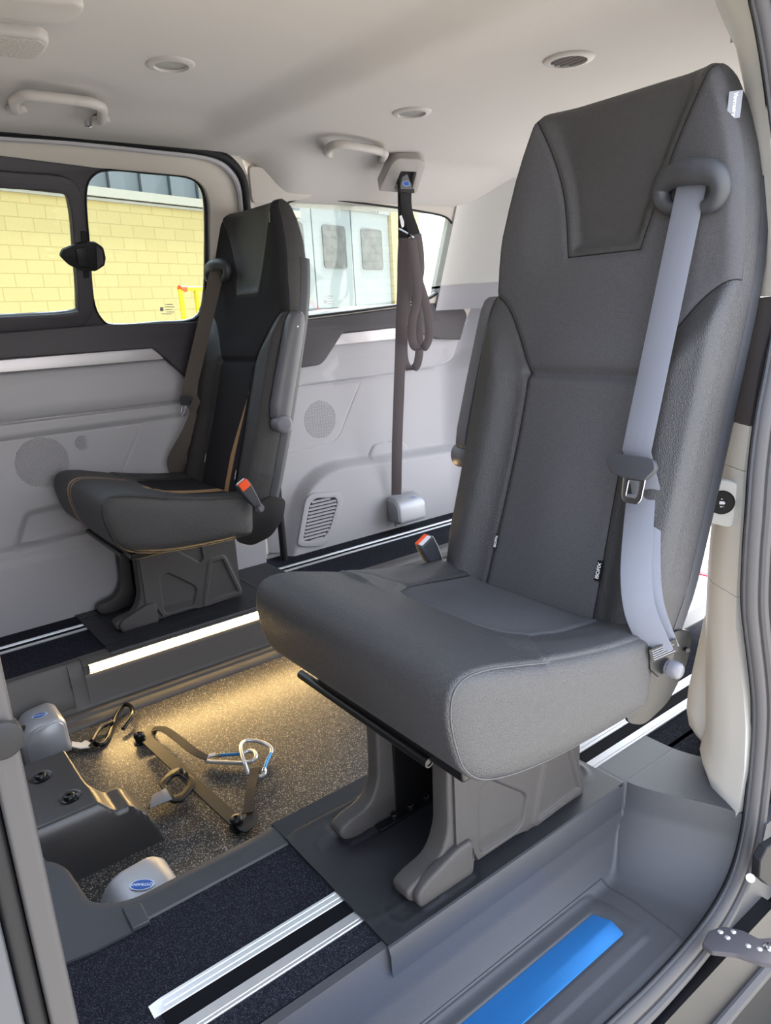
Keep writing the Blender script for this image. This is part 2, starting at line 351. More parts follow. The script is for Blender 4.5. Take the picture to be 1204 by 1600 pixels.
# ============================================================ the seats
SPZ = [.34, .43, .63, .83, .95, 1.03, 1.12, 1.20, 1.26, 1.30]
SPX = [.945, .972, 1.034, 1.092, 1.126, 1.145, 1.162, 1.172, 1.178, 1.181]
_sp = np.array(smoothpath(list(zip(SPX, SPZ)), 30)); _sl = np.concatenate([[0], np.cumsum(np.hypot(*np.diff(_sp, axis=0).T))])
HW = ([.34, .42, .50, .95, 1.02, 1.08, 1.13, 1.18, 1.22, 1.26, 1.30], [.228, .238, .25, .254, .252, .246, .237, .224, .210, .193, .176])
HEAD = [(.174, 1.32), (.172, 1.285), (.136, 1.22), (.108, 1.155), (.090, 1.09), (.076, 1.03)]
BOLS = [(.262, .975), (.235, .965), (.205, .942), (.172, .90), (.142, .855), (.124, .82), (.119, .72), (.121, .60), (.127, .45), (.13, .33)]
def spine(s):
    s = np.clip(s, 0, _sl[-1]); x = np.interp(s, _sl, _sp[:, 0]); z = np.interp(s, _sl, _sp[:, 1])
    e = .004; dx = np.interp(s+e, _sl, _sp[:, 0])-np.interp(s-e, _sl, _sp[:, 0]); dz = np.interp(s+e, _sl, _sp[:, 1])-np.interp(s-e, _sl, _sp[:, 1])
    l = np.hypot(dx, dz); return x, z, dx/l, dz/l
def sofz(z): return np.interp(z, _sp[:, 1], _sl)
headpoly = [(-a, b) for a, b in HEAD]+[(a, b) for a, b in HEAD[::-1]]
hs = smoothpath(HEAD[1:], 6); headR = [tuple(p) for p in hs]; headL = [(-a, b) for a, b in headR]
headpoly = [(-.174, 1.40)]+headL+headR[::-1]+[(.174, 1.40)]
bs = [tuple(p) for p in smoothpath(BOLS, 6)]
bolpoly = bs+[(.40, .30), (.40, .975)]
def back_height(v, z):
    """front surface relief of the backrest, metres forward"""
    P = np.column_stack([v, z]); Pa = np.column_stack([np.abs(v), z])
    db = sdf(Pa, bolpoly); dh = sdf(P, headpoly)
    h = .030*sst(db, -.004, .062)*sst(np.abs(v), .10, .20)*(1-.35*sst(np.abs(v), .19, .25))
    h -= .012*sst(dh, 0, .026)*sst(z, .99, 1.04)
    h += .016*sst(np.abs(v), .09, .20)*sst(z, .96, 1.08)
    h += .010*np.exp(-((z-.62)/.16)**2)*np.exp(-(v/.08)**2)
    seams = np.minimum(np.abs(db), np.abs(dh)); crease = seg_dist(P, [(-.124, .822), (.124, .822)])
    h -= .0042*np.exp(-(seams/.006)**2)+.010*np.exp(-(crease/.009)**2)
    h += .006*np.exp(-((z-.86)/.028)**2)*np.exp(-(v/.11)**4)
    return h, np.minimum(seams, crease), db, dh
def on_back(v, z, off):
    """point on the backrest front at lateral v, height z, lifted by off"""
    h = back_height(np.array([float(v)]), np.array([float(z)]))[0][0]
    x, zz, tx, tz = spine(sofz(z)); return (float(x-tz*(h+off)), v, float(zz+tx*(h+off)))
def build_seat(yc, m, uph, label, tan=False, lean=0.0, basey=(0, 0), tags=()):
    root = empty('passenger_seat', (.80, yc, 0), label, 'seat', None)
    S = lambda x, v, z: (x, yc+m*v, z)
    side = (0, m, 0)
    # ---------------- backrest cushion: closed cross-sections stacked up the spine
    nS = 260; nF = 180; s_all = np.linspace(0, _sl[-1]-.028, nS); rings = []; meta = []
    R = .022
    def ring(s, shrink, fo, bo):
        x, z, tx, tz = spine(s); wv = np.interp(z, *HW)-shrink; D = np.interp(z, [.34, .5, .9, 1.1, 1.18, 1.24, 1.28, 1.31], [.092, .084, .080, .080, .078, .070, .058, .046])
        a = np.linspace(-1, 1, nF); v = wv*np.sign(a)*(1-(1-np.abs(a))**1.25)
        h, sd, db, dh = back_height(v, np.full(nF, z))
        e = np.clip((np.abs(v)-(wv-R))/R, 0, 1); rnd = R*(1-np.sqrt(1-e**2*.999))*np.interp(z, [.9, 1.1], [1.2, .75])
        dfront = -h*(1-sst(e, .3, 1)*.3)+rnd*.9+fo
        pts = [(v[i], dfront[i]) for i in range(nF)]
        k = 14; bk = D-bo
        for i in range(1, k): q = i/k; pts.append((wv+.004*math.sin(math.pi*q)*(1-shrink/.05), dfront[-1]+(bk-.01-dfront[-1])*q))
        for q in (0, .5, 1): pts.append((wv-.01*q*1.2, bk-.01+.01*q))
        for q in np.linspace(.8, -.8, 12): pts.append(((wv-.012)*q, bk))
        for q in (1, .5, 0): pts.append((-wv+.01*q*1.2, bk-.01+.01*q))
        for i in range(k-1, 0, -1): q = i/k; pts.append((-wv-.004*math.sin(math.pi*q)*(1-shrink/.05), dfront[0]+(bk-.01-dfront[0])*q))
        return [(x+tz*d, vv, z-tx*d) for vv, d in pts], (v, z, sd, db, dh, len(pts))
    for s in s_all: r, q = ring(s, 0, 0, 0); rings.append(r); meta.append(q)
    for a in (12, 25, 40, 55, 68, 78, 86):
        a = math.radians(a); r, q = ring(s_all[-1]+.028*math.sin(a), .022*(1-math.cos(a)), .036*(1-math.cos(a)), .012*(1-math.cos(a))); rings.append(r); meta.append(q)
    npt = len(rings[0]); V = [S(*p) for r in rings for p in r]; F = grid_faces(len(rings), npt, True)
    F += [tuple(range(npt)), tuple((len(rings)-1)*npt+j for j in range(npt))]
    me = pymesh(V, F); le = []; ta = []; se = []
    for v, z, sd, db, dh, k in meta:
        L_ = np.maximum(db, dh); rest = k-nF
        edge = (np.interp(z, *HW))-np.abs(v)
        le += list(L_)+[.01]*rest; se += list(np.minimum(sd, np.abs(edge-.0005)+.0002 if True else sd))+[.01]*rest
        if tan:
            q = np.column_stack([v, np.full(len(v), z)])
            ta += list(sdf(q, [(.117, .80), (.112, .72), (.085, .62), (.064, .53), (.056, .44), (.056, .34), (.084, .34), (.083, .45), (.091, .55), (.106, .66)]))+[-.01]*rest
        else: ta += [-.01]*(len(v)+rest)
    setattr_mesh(me, 'leather', le); setattr_mesh(me, 'tan', ta); setattr_mesh(me, 'seam', se)
    link('backrest', me, uph, root, 60)
    # ---------------- hard shell behind
    zs = np.linspace(.365, 1.13, 26); O = []
    for z in zs:
        x, zz, tx, tz = spine(sofz(z)); wv = np.interp(z, *HW)+.004; D = np.interp(z, [.34, .5, .9, 1.1, 1.18, 1.24, 1.28, 1.31], [.092, .084, .080, .080, .078, .070, .058, .046])
        f, b = D-.028, D+.012+.004*math.sin((z-.36)*4)
        sec = [(-wv, f), (-wv-.002, (f+b)/2), (-wv+.004, b-.006), (-wv+.02, b), (0, b+.004), (wv-.02, b), (wv-.004, b-.006), (wv+.002, (f+b)/2), (wv, f), (0, f)]
        O.append([S(x+tz*d, vv, zz-tx*d) for vv, d in sec])
    mb = MB(); mb.loft(O); mb.obj('back_shell', MT['plastic'], root, 50)
    # ---------------- seat cushion
    prof = smoothpath([(.968, .420), (.955, .436), (.92, .441), (.84, .452), (.74, .472), (.65, .497), (.59, .512), (.550, .513), (.528, .496), (.523, .458), (.534, .405), (.550, .372), (.580, .347), (.63, .330), (.70, .318), (.80, .311), (.90, .309), (.950, .312), (.962, .330)], 16)
    prof = [np.array(p) for p in prof]; ps = np.array(prof); npf = len(ps)
    tg = np.gradient(ps, axis=0); tg /= np.linalg.norm(tg, axis=1)[:, None]; nrm = np.column_stack([tg[:, 1], -tg[:, 0]])
    if nrm[40, 1] < 0: nrm = -nrm
    W = .25; cen = np.array([.77, .40])
    panel = [(-.155, 1.05), (-.158, .85), (-.150, .79), (-.125, .752), (-.08, .738), (.08, .738), (.125, .752), (.150, .79), (.158, .85), (.155, 1.05)]
    fl = [[(-.150, .79), (-.19, .745), (-.26, .70)], [(.150, .79), (.19, .745), (.26, .70)]]
    a = np.linspace(-1, 1, 240); vs = W*np.sign(a)*(1-(1-np.abs(a))**1.3)
    V = []; le = []; ta = []; se = []
    def crow(v, inset, extra=0):
        P = np.column_stack([np.full(npf, v), ps[:, 0]]); dp = sdf(P, panel); df = np.minimum(seg_dist(P, fl[0]), seg_dist(P, fl[1]))
        top = sst(nrm[:, 1], .2, .7)*(ps[:, 1] > .40)
        h = -.011*sst(dp, -.03, .05)*top+.007*sst(-dp, .02, .07)*top*np.exp(-((abs(v)-.2)/.06)**2)*(ps[:, 0] > .70)
        h = h-(.0045*np.exp(-(dp/.006)**2)+.0022*np.exp(-(df/.006)**2)*(dp < 0))*top
        h = h-inset
        q = ps+nrm*h[:, None]+(cen-ps)*extra
        V.extend([S(x, v, z) for x, z in q])
        le.extend(np.where(top > .1, -dp, .01)); se.extend(np.where(top > .1, np.minimum(np.abs(dp), np.where(dp < 0, df, .01)), .01))
        t_ = np.full(npf, -.01)
        if tan:
            t_ = np.where((ps[:, 0] > .70) & (top > .2), .024-np.abs(v-.070), t_)
            t_ = np.where((ps[:, 0] < .70) & (ps[:, 1] > .34), np.maximum(.0075-np.abs(v+.078), .0035-np.abs(v+.052)), t_)
        ta.extend(t_)
    rows = [(-W, .012, .0)]
    for v in vs:
        e = max(0, (abs(v)-(W-.008))/.008); crow(v, .006*(1-math.sqrt(max(0, 1-e*e*.999))))
    nr = len(vs); me_F = grid_faces(nr, npf, True)
    # side panels: a flat cheek with a piped seam, slightly proud
    base = len(V)
    for sgn, row in ((-1, 0), (1, nr-1)):
        prev = [row*npf+j for j in range(npf)]
        edge = np.array([V[i] for i in prev])
        for k, (sh, out) in enumerate(((.004, .0005), (.03, .004), (.12, .009), (.4, .013), (.96, .014))):
            b0 = len(V); c = S(.765, 0, .39)
            for i in range(npf):
                x, y, z = edge[i]; V.append((x+(c[0]-x)*sh, edge[i][1]+m*sgn*out, z+(c[2]-z)*sh)); le.append(.01); ta.append(-.01); se.append(.0002 if False else .01)
            cur = [b0+j for j in range(npf)]
            me_F += [(prev[j], prev[(j+1) % npf], cur[(j+1) % npf], cur[j]) for j in range(npf)]; prev = cur
        me_F.append(tuple(prev))
    me = pymesh(V, me_F); setattr_mesh(me, 'leather', le); setattr_mesh(me, 'tan', ta); setattr_mesh(me, 'seam', se)
    cu = link('cushion', me, uph, root, 60)
    # piping along the cheek seams
    for sgn in (-1, 1):
        mb = MB(); mb.tube([S(ps[i, 0]+nrm[i, 0]*-.005, sgn*(W+.0005), ps[i, 1]+nrm[i, 1]*-.005) for i in range(20, npf-20, 2)], .0013, 8)
        mb.obj('piping', uph_plain[0 if not tan else 1], cu, 60)
    # ---------------- under-seat bar
    mb = MB(); mb.cyl((.598, yc-.118-.0, .302), (.602, yc+.252 if m > 0 else yc+.24, .302), .0085, 16); mb.lathe((.598, yc-.118, .302), (0, -1, 0), [(.0085, 0), (.008, .002), (.0055, .002), (.0055, -.01)])
    mb.obj('release_bar', MT['steelblk'], root)
    # ---------------- pedestal legs: moulded covers over steel plates
    y0, y1 = basey; sg = 1 if y1 > y0 else -1
    # (x, z) outline of the side cover
    out = roundpoly([(.683, .31), (.678, .10), (.655, .055), (.606, .047), (.582, .035), (.590, .012), (.618, .003), (.716, .003), (.724, .045), (.738, .012), (.842, .012), (.868, .004), (1.035, .004), (1.035, .03), (.985, .20), (.985, .31)],
                    [.01, .03, .03, .02, .015, .02, .01, .01, .006, .006, .006, .006, .008, .01, .02, .01], 4)
    win = [(.742, .02), (.744, .155), (.775, .165), (.872, .085), (.852, .02)]
    fin = [(.885, .012), (1.022, .022), (.975, .165), (.925, .165)]
    top = [(.74, .29), (.90, .29), (.905, .175), (.888, .165)]
    def leg(yf, yb, name='leg', inner=False):
        # yf = visible outer face, yb = inner face
        th = yf-yb
        us = np.linspace(.575, 1.04, 187); vz = np.linspace(0, .315, 127)
        out_p = [tuple(p) for p in out]
        o = link(name, plate_mesh(out_p, [], abs(th), (0, (yf+yb)/2, 0), (1, 0, 0), (0, 0, 1), .006), MT['legcover'], root, 40)
        # raised ribs between the recesses
        mb = MB(); d = .005*(1 if yf > yb else -1)
        def rib(path, wdt): 
            P = [np.array([x, yf+d*.2, z]) for x, z in path]
            for i in range(len(P)-1):
                t = P[i+1]-P[i]; t /= np.linalg.norm(t); nn = np.array([-t[2], 0, t[0]])*wdt/2
                q = [P[i]-nn, P[i+1]-nn, P[i+1]+nn, P[i]+nn]; mb.prism(q, (0, d, 0))
        return o, mb, d
    for (yf, yb, vis) in ((y0, y0+sg*.042, True), (y1, y1-sg*.036, False)):
        o, mb, d = leg(yf, yb)
        if vis:
            # one embossed face sheet with its recessed windows, as a relief
            us = np.linspace(.690, 1.03, 172); vz = np.linspace(.008, .305, 150)
            def fn(U, Vz):
                P = np.column_stack([U, Vz]); do = sdf(P, [tuple(p) for p in out]); 
                q = np.maximum.reduce([sdf(P, [tuple(c) for c in roundpoly(k, .02, 5)]) for k in (win, top)]); f2 = sdf(P, [tuple(c) for c in roundpoly(fin, .01, 4)])
                h = .006-.007*sst(q, 0, .006)+.004*np.exp(-((np.abs(f2)-.003)/.004)**2)-.002*sst(f2, .003, .009)
                foot = sdf(P, [(.60, .0), (.60, .055), (.70, .07), (.722, .05), (.722, 0)])
                return np.where(do > .002, h, np.minimum(h, -.004))
            me = relief(us, vz, fn, lambda U, Vz, H: np.column_stack([U, yf+np.sign(yf-yb)*H, Vz]), 0, -.006)
            link('embossed_face', me, MT['legcover'], o, 50)
            fb = MB(); fo = [tuple(p) for p in roundpoly([(.600, .004), (.592, .03), (.612, .047), (.690, .074), (.722, .074), (.722, .004)], [.01, .012, .02, .02, .012, .006], 5)]
            me = plate_mesh(fo, [], .022, (0, yf+np.sign(yf-yb)*.004, 0), (1, 0, 0), (0, 0, 1), .006); link('toe_cover', me, MT['legcover'], o, 50)
    # steel frame between the covers
    ya, yb = sorted((y0+sg*.042, y1-sg*.036)); mb = MB()
    mb.box((.70, ya, .0), (.706, yb, .30)) if False else None
    mb.box((.712, ya+.002, .012), (.99, ya+.008, .31)); mb.box((.712, yb-.008, .012), (.99, yb-.002, .31)); mb.box((.93, ya, .05), (.938, yb, .31)); mb.box((.66, ya, .298), (.98, yb, .314))
    mb.box((.66, ya+.002, .004), (1.0, ya+.022, .012)); mb.box((.66, yb-.022, .004), (1.0, yb-.002, .012))
    for xx in (.70, .74, .78): mb.cyl((xx, (yb-.012) if sg > 0 else (ya+.012), .012), (xx, (yb-.012) if sg > 0 else (ya+.012), .022), .007, 6)
    mb.obj('steel_frame', MT['steelblk'], root, bevel=.001)
    mb = MB(); mb.box((.60, yc-.19, .302), (.97, yc+.19, .322)); mb.obj('seat_pan', MT['steelblk'], root, bevel=.004)
    # ---------------- belt guide, a soft loop on the shoulder (door side)
    gz = 1.112
    G = [(-.150, gz-.026, .006, .0085), (-.134, gz-.028, .010, .011), (-.118, gz-.016, .012, .014), (-.114, gz+.002, .014, .016), (-.126, gz+.014, .018, .0185), (-.150, gz+.018, .020, .0195), (-.178, gz+.015, .021, .0195), (-.204, gz+.010, .020, .0185), (-.220, gz-.002, .018, .017), (-.224, gz-.020, .014, .015), (-.214, gz-.034, .010, .013), (-.198, gz-.038, .008, .011)]
    P = smoothpath([on_back(v, z, o)+(r,) for v, z, o, r in G], 6); mb = MB()
    mb.tube([S(p[0], p[1], p[2]) for p in P], [float(p[3]) for p in P], 16)
    gd = mb.obj('belt_guide', MT['plastic'], root, 60)
    # ---------------- belt webbing
    bp = [(-.172, 1.148, .004), (-.176, 1.128, .016), (-.179, 1.105, .022), (-.183, 1.06, .022), (-.188, .95, .026), (-.188, .86, .030), (-.186, .76, .034), (-.188, .69, .036), (-.194, .63, .036), (-.200, .56, .032), (-.208, .50, .028)]
    b0, b1 = np.array(on_back(-.172, 1.108, .012)), np.array(on_back(-.190, .700, .040))
    path = [on_back(-.172, 1.128, .002)]+[tuple(b0+(b1-b0)*k) for k in np.linspace(0, 1, 14)]
    path2 = path+[tuple(p) for p in smoothpath([path[-1], (1.012, -.196, .640), (.984, -.214, .580), (.958, -.234, .525), (.946, -.250, .485), (.950, -.262, .450), (.965, -.268, .415)], 6)[1:]]
    wd = [np.array([-.15-.5*float(sst(np.array(.70-p[2]), 0, .20)), m*1.0, 0]) for p in path2]
    if m < 0: wd = [np.array([.85, -.45, 0])]*len(path2)
    mb = MB(); mb.strap([S(*p) for p in path2], wd, .047, .0016); bl = mb.obj('belt_webbing', MT['webgrey'] if not tan else MT['webblk2'], root, 50)
    # lower run folding back from the tongue to the anchor, outside of the upper run
    q = smoothpath([(1.008, -.188, .645), (.976, -.206, .580), (.946, -.226, .528), (.928, -.246, .487), (.932, -.260, .452), (.948, -.269, .414)], 7)
    mb = MB(); mb.strap([S(*p) for p in q], [(np.array([-.2-.5*float(sst(np.array(.64-p[2]), 0, .16)), m*1.0, 0]) if m > 0 else np.array([.85, -.45, 0])) for p in q], .047, .0016); mb.obj('lap_webbing', MT['webgrey'] if not tan else MT['webblk2'], root, 50)
    # tongue: black body with chromed blade
    c = np.array(on_back(-.190, .676, .046)); _, _, tx, tz = spine(sofz(.68)); tx, tz = float(tx), float(tz)
    body2 = roundpoly([(-.040, .012), (-.030, .016), (.030, .016), (.044, .010), (.046, .002), (.030, -.016), (.008, -.020), (-.030, -.020), (-.046, .000)], .006, 3)
    Sc = lambda p: np.array(S(*p))
    me = plate_mesh(body2, [], .011, Sc(c), (0, m, 0), (tx, 0, tz), .0025); tg_ = link('belt_tongue', me, MT['plastic'], root, 40)
    bl2 = roundpoly([(-.030, -.014), (-.030, -.050), (-.024, -.058), (.0, -.058), (.006, -.050), (.010, -.014)], .004, 3); hl = [tuple(p) for p in rrect(-.011, -.035, .018, .026, .003)]
    me = plate_mesh(bl2, [hl], .003, Sc(c), (0, m, 0), (tx, 0, tz), .0006); link('blade', me, MT['chrome'], tg_, 40)
    # anchor end: label on the webbing, steel tab, big bolt cap
    mb = MB()
    mb.prism([Sc((.935, -.262, .425)), Sc((.985, -.262, .435)), Sc((1.01, -.262, .400)), Sc((1.0, -.262, .368)), Sc((.965, -.262, .362)), Sc((.940, -.262, .385))], (0, m*.006, 0)); an = mb.obj('belt_anchor', MT['steelblk'], root, bevel=.001)
    mb = MB(); mb.lathe(S(.988, -.262, .372), (0, -m, 0), [(0.0, .024), (.010, .024), (.0135, .020), (.0145, .012), (.0145, .006), (.012, .004), (.012, -.004), (0, -.004)], 28); mb.obj('bolt_cap', MT['knob'], an, 50)
    lo_, lu_, lv_ = Sc((.951, -.276, .419)), np.array([.80, -m*.45*0-.45*m, .30]), np.array([-.30, 0, .95])
    me = plate_mesh(rrect(0, 0, .046, .026, .001), [], .001, lo_, lu_/np.linalg.norm(lu_), (lv_-lu_*lv_.dot(lu_)/lu_.dot(lu_))); lb = link('belt_label', me, MT['steelblk'], an, 30)
    tm = MB(); U1 = lu_/np.linalg.norm(lu_); V1 = lv_-U1*lv_.dot(U1); V1 /= np.linalg.norm(V1); W1 = np.cross(U1, V1); W1 = W1 if W1[1]*m < 0 else -W1
    for i in range(5):
        a_ = -.010+.0044*i; x1 = .018-.004*(i % 3); tm.prism([lo_+U1*u+V1*w2+W1*.0007 for u, w2 in ((-.019, a_), (x1, a_), (x1, a_+.0018), (-.019, a_+.0018))], W1*.0003)
    link('label_print', pymesh(tm.V, tm.F), MT['labelgrey'], an, 0)
    # ---------------- side arm plate of the recliner, low on both sides
    for sgn in (-1, 1):
        pl = roundpoly([(.90, .30), (.90, .36), (.96, .395), (1.03, .42), (1.085, .40), (1.07, .34), (1.02, .29), (.95, .275)], .02, 5)
        me = plate_mesh(pl, [], .006, S(0, sgn*.246, 0), (1, 0, 0), (0, 0, 1), .001); link('side_bracket', me, MT['steelblk'], root)
    mb = MB(); mb.tube([S(1.02, -.15, .372), S(1.06, -.20, .372), S(1.075, -.235, .372), S(1.06, -.255, .374)], .004, 8); mb.obj('recline_wire', MT['steelblk'], root)
    # ---------------- buckle on the aisle side
    B0 = np.array([.975, .268, .400]); B1 = np.array([.925, .266, .492]); dirb = (B1-B0)/np.linalg.norm(B1-B0); w1 = np.array([dirb[2], 0, -dirb[0]])
    def bq(a_, b_, c_=0): return Sc(B0+dirb*a_+w1*b_+np.array([0, c_, 0]))
    mb = MB(); rg = []
    for a_, hw_, th_ in ((-.012, .010, .005), (.0, .012, .007), (.035, .017, .010), (.07, .021, .0115), (.092, .021, .0115), (.097, .019, .010)):
        rg.append([bq(a_, u*hw_, t_*th_) for u, t_ in ((-1, -.6), (-.8, -1), (.8, -1), (1, -.6), (1, .6), (.8, 1), (-.8, 1), (-1, .6))])
    mb.loft(rg); bk = mb.obj('buckle', MT['plastic'], root, 40, .0015)
    mb = MB(); mb.loft([[bq(a_, u*.0155, t_*.0092) for u, t_ in ((-1, -.2), (-.9, -1.30), (.9, -1.30), (1, -.2), (1, 1), (-1, 1))] for a_ in (.072, .1005)]) if False else mb.loft([[bq(a_, u*.0155, t_) for u, t_ in ((-1, .004), (-1, .0135), (1, .0135), (1, .004))] for a_ in (.074, .1000)]); mb.obj('release_button', MT['orange'], bk, 30, .0012)
    mb = MB(); mb.loft([[bq(a_, u*.0145, t_) for u, t_ in ((-1, -.008), (-1, .003), (1, .003), (1, -.008))] for a_ in (.093, .0985)]); mb.obj('tongue_slot', MT['white'], bk, 30)
    mb = MB(); mb.lathe(Sc(B0-dirb*.004+np.array([0, .004, 0])), (0, m, 0), [(0, .016), (.009, .016), (.011, .012), (.011, .002), (.014, .001), (.014, -.006), (0, -.006)], 24); mb.obj('bolt', MT['knob'], bk, 50)
    # ---------------- armrest folded up along the aisle side
    def arm(v0, v1):
        pr = []
        for z, fx, bx in ((.664, .006, .056), (.672, .000, .060), (.70, -.004, .060), (.80, -.002, .060), (.90, .002, .060), (.945, .005, .060), (.965, .012, .056), (.974, .022, .046)):
            x, zz, tx, tz = spine(sofz(z)); pr.append((float(x), float(zz), float(tx), float(tz), fx, bx))
        rg = []
        for x, zz, tx, tz, f, b in pr:
            rg.append([S(x+tz*d, vv, zz-tx*d) for vv, d in ((v0, f+.002), (v0+.004, f), (v1-.008, f+.002), (v1, f+.010), (v1+.003, (f+b)/2), (v1, b-.010), (v1-.008, b-.001), (v0, b))])
        return rg
    mb = MB(); mb.loft(arm(.262, .298)); ar = mb.obj('armrest', MT['armgrey'], root, 40)
    x, zz, tx, tz = (float(q) for q in spine(sofz(.652))); hc = (x+tz*.034, .272, zz-tx*.034)
    mb = MB(); mb.lathe(S(*hc), (0, m, 0), [(0, -.008), (.026, -.008), (.028, .0), (.028, .030), (.025, .035), (.018, .037), (0, .038)], 36); mb.obj('hinge_knob', MT['knob'], ar, 50)
    x, zz, tx, tz = (float(q) for q in spine(sofz(.93)))
    mb = MB(); mb.lathe(S(x+tz*.030, .300, zz-tx*.030), (0, m, 0), [(0, -.004), (.003, -.004), (.003, .0008), (0, .0012)], 12); mb.obj('screw', MT['chrome'], ar, 50)
    # ---------------- sewn-in tags
    for (v, z, L_, wd_, tm_, txt, vert, size) in tags:
        x, zz, tx, tz = (float(q) for q in spine(sofz(z))); up = np.array([tx*.26, 0, tz]); up = np.array([tx, 0, tz])
        if vert == 2: c0 = np.array([x-.002, -(float(np.interp(z, *HW))+.004), zz]); U = np.array([.62, -.78, 0.])
        else: c0 = np.array(on_back(v, z, .004)); U = np.array([0, -1., 0.])
        me = plate_mesh(rrect(0, 0, wd_, L_, .001), [], .0012, Sc(c0), U, up); tg2 = link('sewn_tag', me, MT[tm_], root, 30)
        if txt:
            n_ = np.cross(U, up); n_ = n_ if n_[0] < 0 else -n_
            T1, T2 = (-up, U) if vert == 2 else (up, -U)
            me = text_mesh(txt, size, Sc(c0)+n_*.0010, T1, T2, .0002, bold=.0002); link('tag_lettering', me, MT['white'], tg2, 0)
    return root
MT['webblk2'] = mat('brown_grey_belt_webbing', (132, 123, 117), .6, bump=(330, .0012, 'weave', 'Z'), spec=.3)
uph_plain = [mat('charcoal_piping', (70, 70, 74), .4, spec=.5), mat('black_piping', (44, 43, 45), .4, spec=.5)]
near_seat = build_seat(.845, 1, MT['uph'], 'charcoal leather and cloth passenger seat nearest the open side door', False, basey=(.780, 1.010),
    tags=((-.2, 1.222, .038, .019, 'labelgrey', 'Vanmaster', 2, .0078), (-.122, .500, .036, .011, 'steelblk', 'ISOFIX', 1, .0095), (.119, .50, .030, .008, 'steelblk', 'ISOFIX', 1, .008)))
near_seat['group'] = 'single passenger seats'
far_seat = build_seat(2.215, -1, MT['uph_tan'], 'black leather passenger seat with tan stripes by the far windows', True, basey=(2.255, 2.475),
    tags=((.174, 1.24, .030, .004, 'labelgrey', '', 1, .01), (-.120, .50, .036, .011, 'steelblk', 'ISOFIX', 1, .0095), (.120, .475, .036, .011, 'steelblk', 'ISOFIX', 1, .0095)))
far_seat['group'] = 'single passenger seats'
# ============================================================ the van's shell
def struct(name, me, m, parent=None, smooth=35, **k):
    o = link(name, me, m, parent, smooth)
    if parent is None: o['kind'] = 'structure'
    return o
def grid(a, b, d): return np.linspace(a, b, int(round((b-a)/d))+1)
# ---- floors
mb = MB(); mb.box((-.6, .815, -.05), (2.75, 1.06, 0)); mb.box((1.302, .75, -.05), (2.75, .82, 0)); mb.box((-.6, .765, -.05), (1.10, .82, .0012)); mb.box((1.302, .56, -.05), (2.75, .76, 0)); mb.box((-.6, 2.155, -.05), (2.75, 2.60, 0)); mb.box((-.6, 1.05, -.05), (.10, 2.13, 0))
struct('floor', pymesh(mb.V, mb.F), MT['carpet'], smooth=0)
mb = MB(); mb.box((.05, 1.06, -.20), (2.02, 2.12, -.17)); struct('floor', pymesh(mb.V, mb.F), MT['vinyl'], smooth=0)
# ---- moulded edging round the well in the floor
inn = roundpoly([(2.7, 1.112), (.235, 1.112), (.185, 1.150), (.175, 1.29), (.12, 1.34), (.12, 2.05), (2.7, 2.05)], [.01, .05, .03, .04, .03, .03, .01], 6)
outp = [(2.75, 1.046), (.22, 1.046), (.16, 1.02), (.10, .985), (-.3, .985), (-.3, 2.08), (2.75, 2.08)]
mb = MB(); n = len(inn); i0 = [tuple(p) for p in inn]
# front strip and left end, as a swept lip: top face, rounded nose, then the drop to the lower floor
lip = [p for p in inn if p[1] < 2.045 and not (p[0] > 1 and p[1] > 1.5)]; ring = []
path = [np.array([p[0], p[1], 0]) for p in lip]
prof = [(-.066, -.004), (-.062, .004), (-.02, .006), (-.006, .004), (.0, -.006), (.003, -.165), (-.01, -.168), (-.012, -.012)]
R_ = []
for i, p in enumerate(path):
    t = path[min(i+1, len(path)-1)]-path[max(i-1, 0)]; t /= np.linalg.norm(t); nn = np.array([-t[1], t[0], 0])*-1
    R_.append([p+nn*a+np.array([0, 0, b]) for a, b in prof])
mb.loft(R_); mb.box((-.3, 1.36, -.004), (.118, 2.06, .004)); mb.prism([PZ(a_, b_, .0045) for a_, b_ in ((232, 1439), (200, 1458), (150, 1484), (104, 1503), (40, 1535), (-60, 1570), (-60, 1300), (48, 1310), (72, 1345), (100, 1395), (150, 1432), (190, 1420))], (0, 0, -.02))
struct('trim_1', pymesh(mb.V, mb.F), MT['plastic'])
# ---- far riser of the well, with the groove that carries the light
mb = MB(); pr = [(2.165, .004), (2.135, .004), (2.126, -.002), (2.120, -.006), (2.116, -.010), (2.128, -.012), (2.128, -.036), (2.113, -.038), (2.108, -.05), (2.104, -.125), (2.098, -.135), (2.086, -.137), (2.078, -.142), (2.075, -.15), (2.068, -.153), (2.058, -.158), (2.052, -.166), (2.050, -.18), (2.165, -.18)]
def run(x0, x1, pr_): mb.loft([[(x, y, z) for y, z in pr_] for x in (x0, x1)])
run(.44, 2.7, pr)
pr2 = [(2.165, .002), (2.14, .002), (2.135, -.004), (2.128, -.06), (2.112, -.085), (2.108, -.125), (2.098, -.135), (2.086, -.137), (2.078, -.142), (2.075, -.15), (2.068, -.153), (2.058, -.158), (2.052, -.166), (2.050, -.18), (2.165, -.18)]
run(.12, .40, pr2); mb.loft([[(.40, y, z) for y, z in pr2], [(.40, y, z) for y, z in pr2]])
prt = [(a[0]*.5+b[0]*.5, a[1]*.5+b[1]*.5) for a, b in zip(pr, pr)]
run(.3995, .4405, [(2.165, .003), (2.138, .003), (2.130, -.004), (2.122, -.03), (2.112, -.06), (2.106, -.125), (2.098, -.135), (2.086, -.137), (2.078, -.142), (2.075, -.15), (2.068, -.153), (2.058, -.158), (2.052, -.166), (2.050, -.18), (2.165, -.18)])
mb.prism([(.44, 2.129, -.011), (.452, 2.129, -.011), (.452, 2.129, -.037), (.44, 2.129, -.037)], (0, -.014, 0))
struct('trim_2', pymesh(mb.V, mb.F), MT['risergrey'])
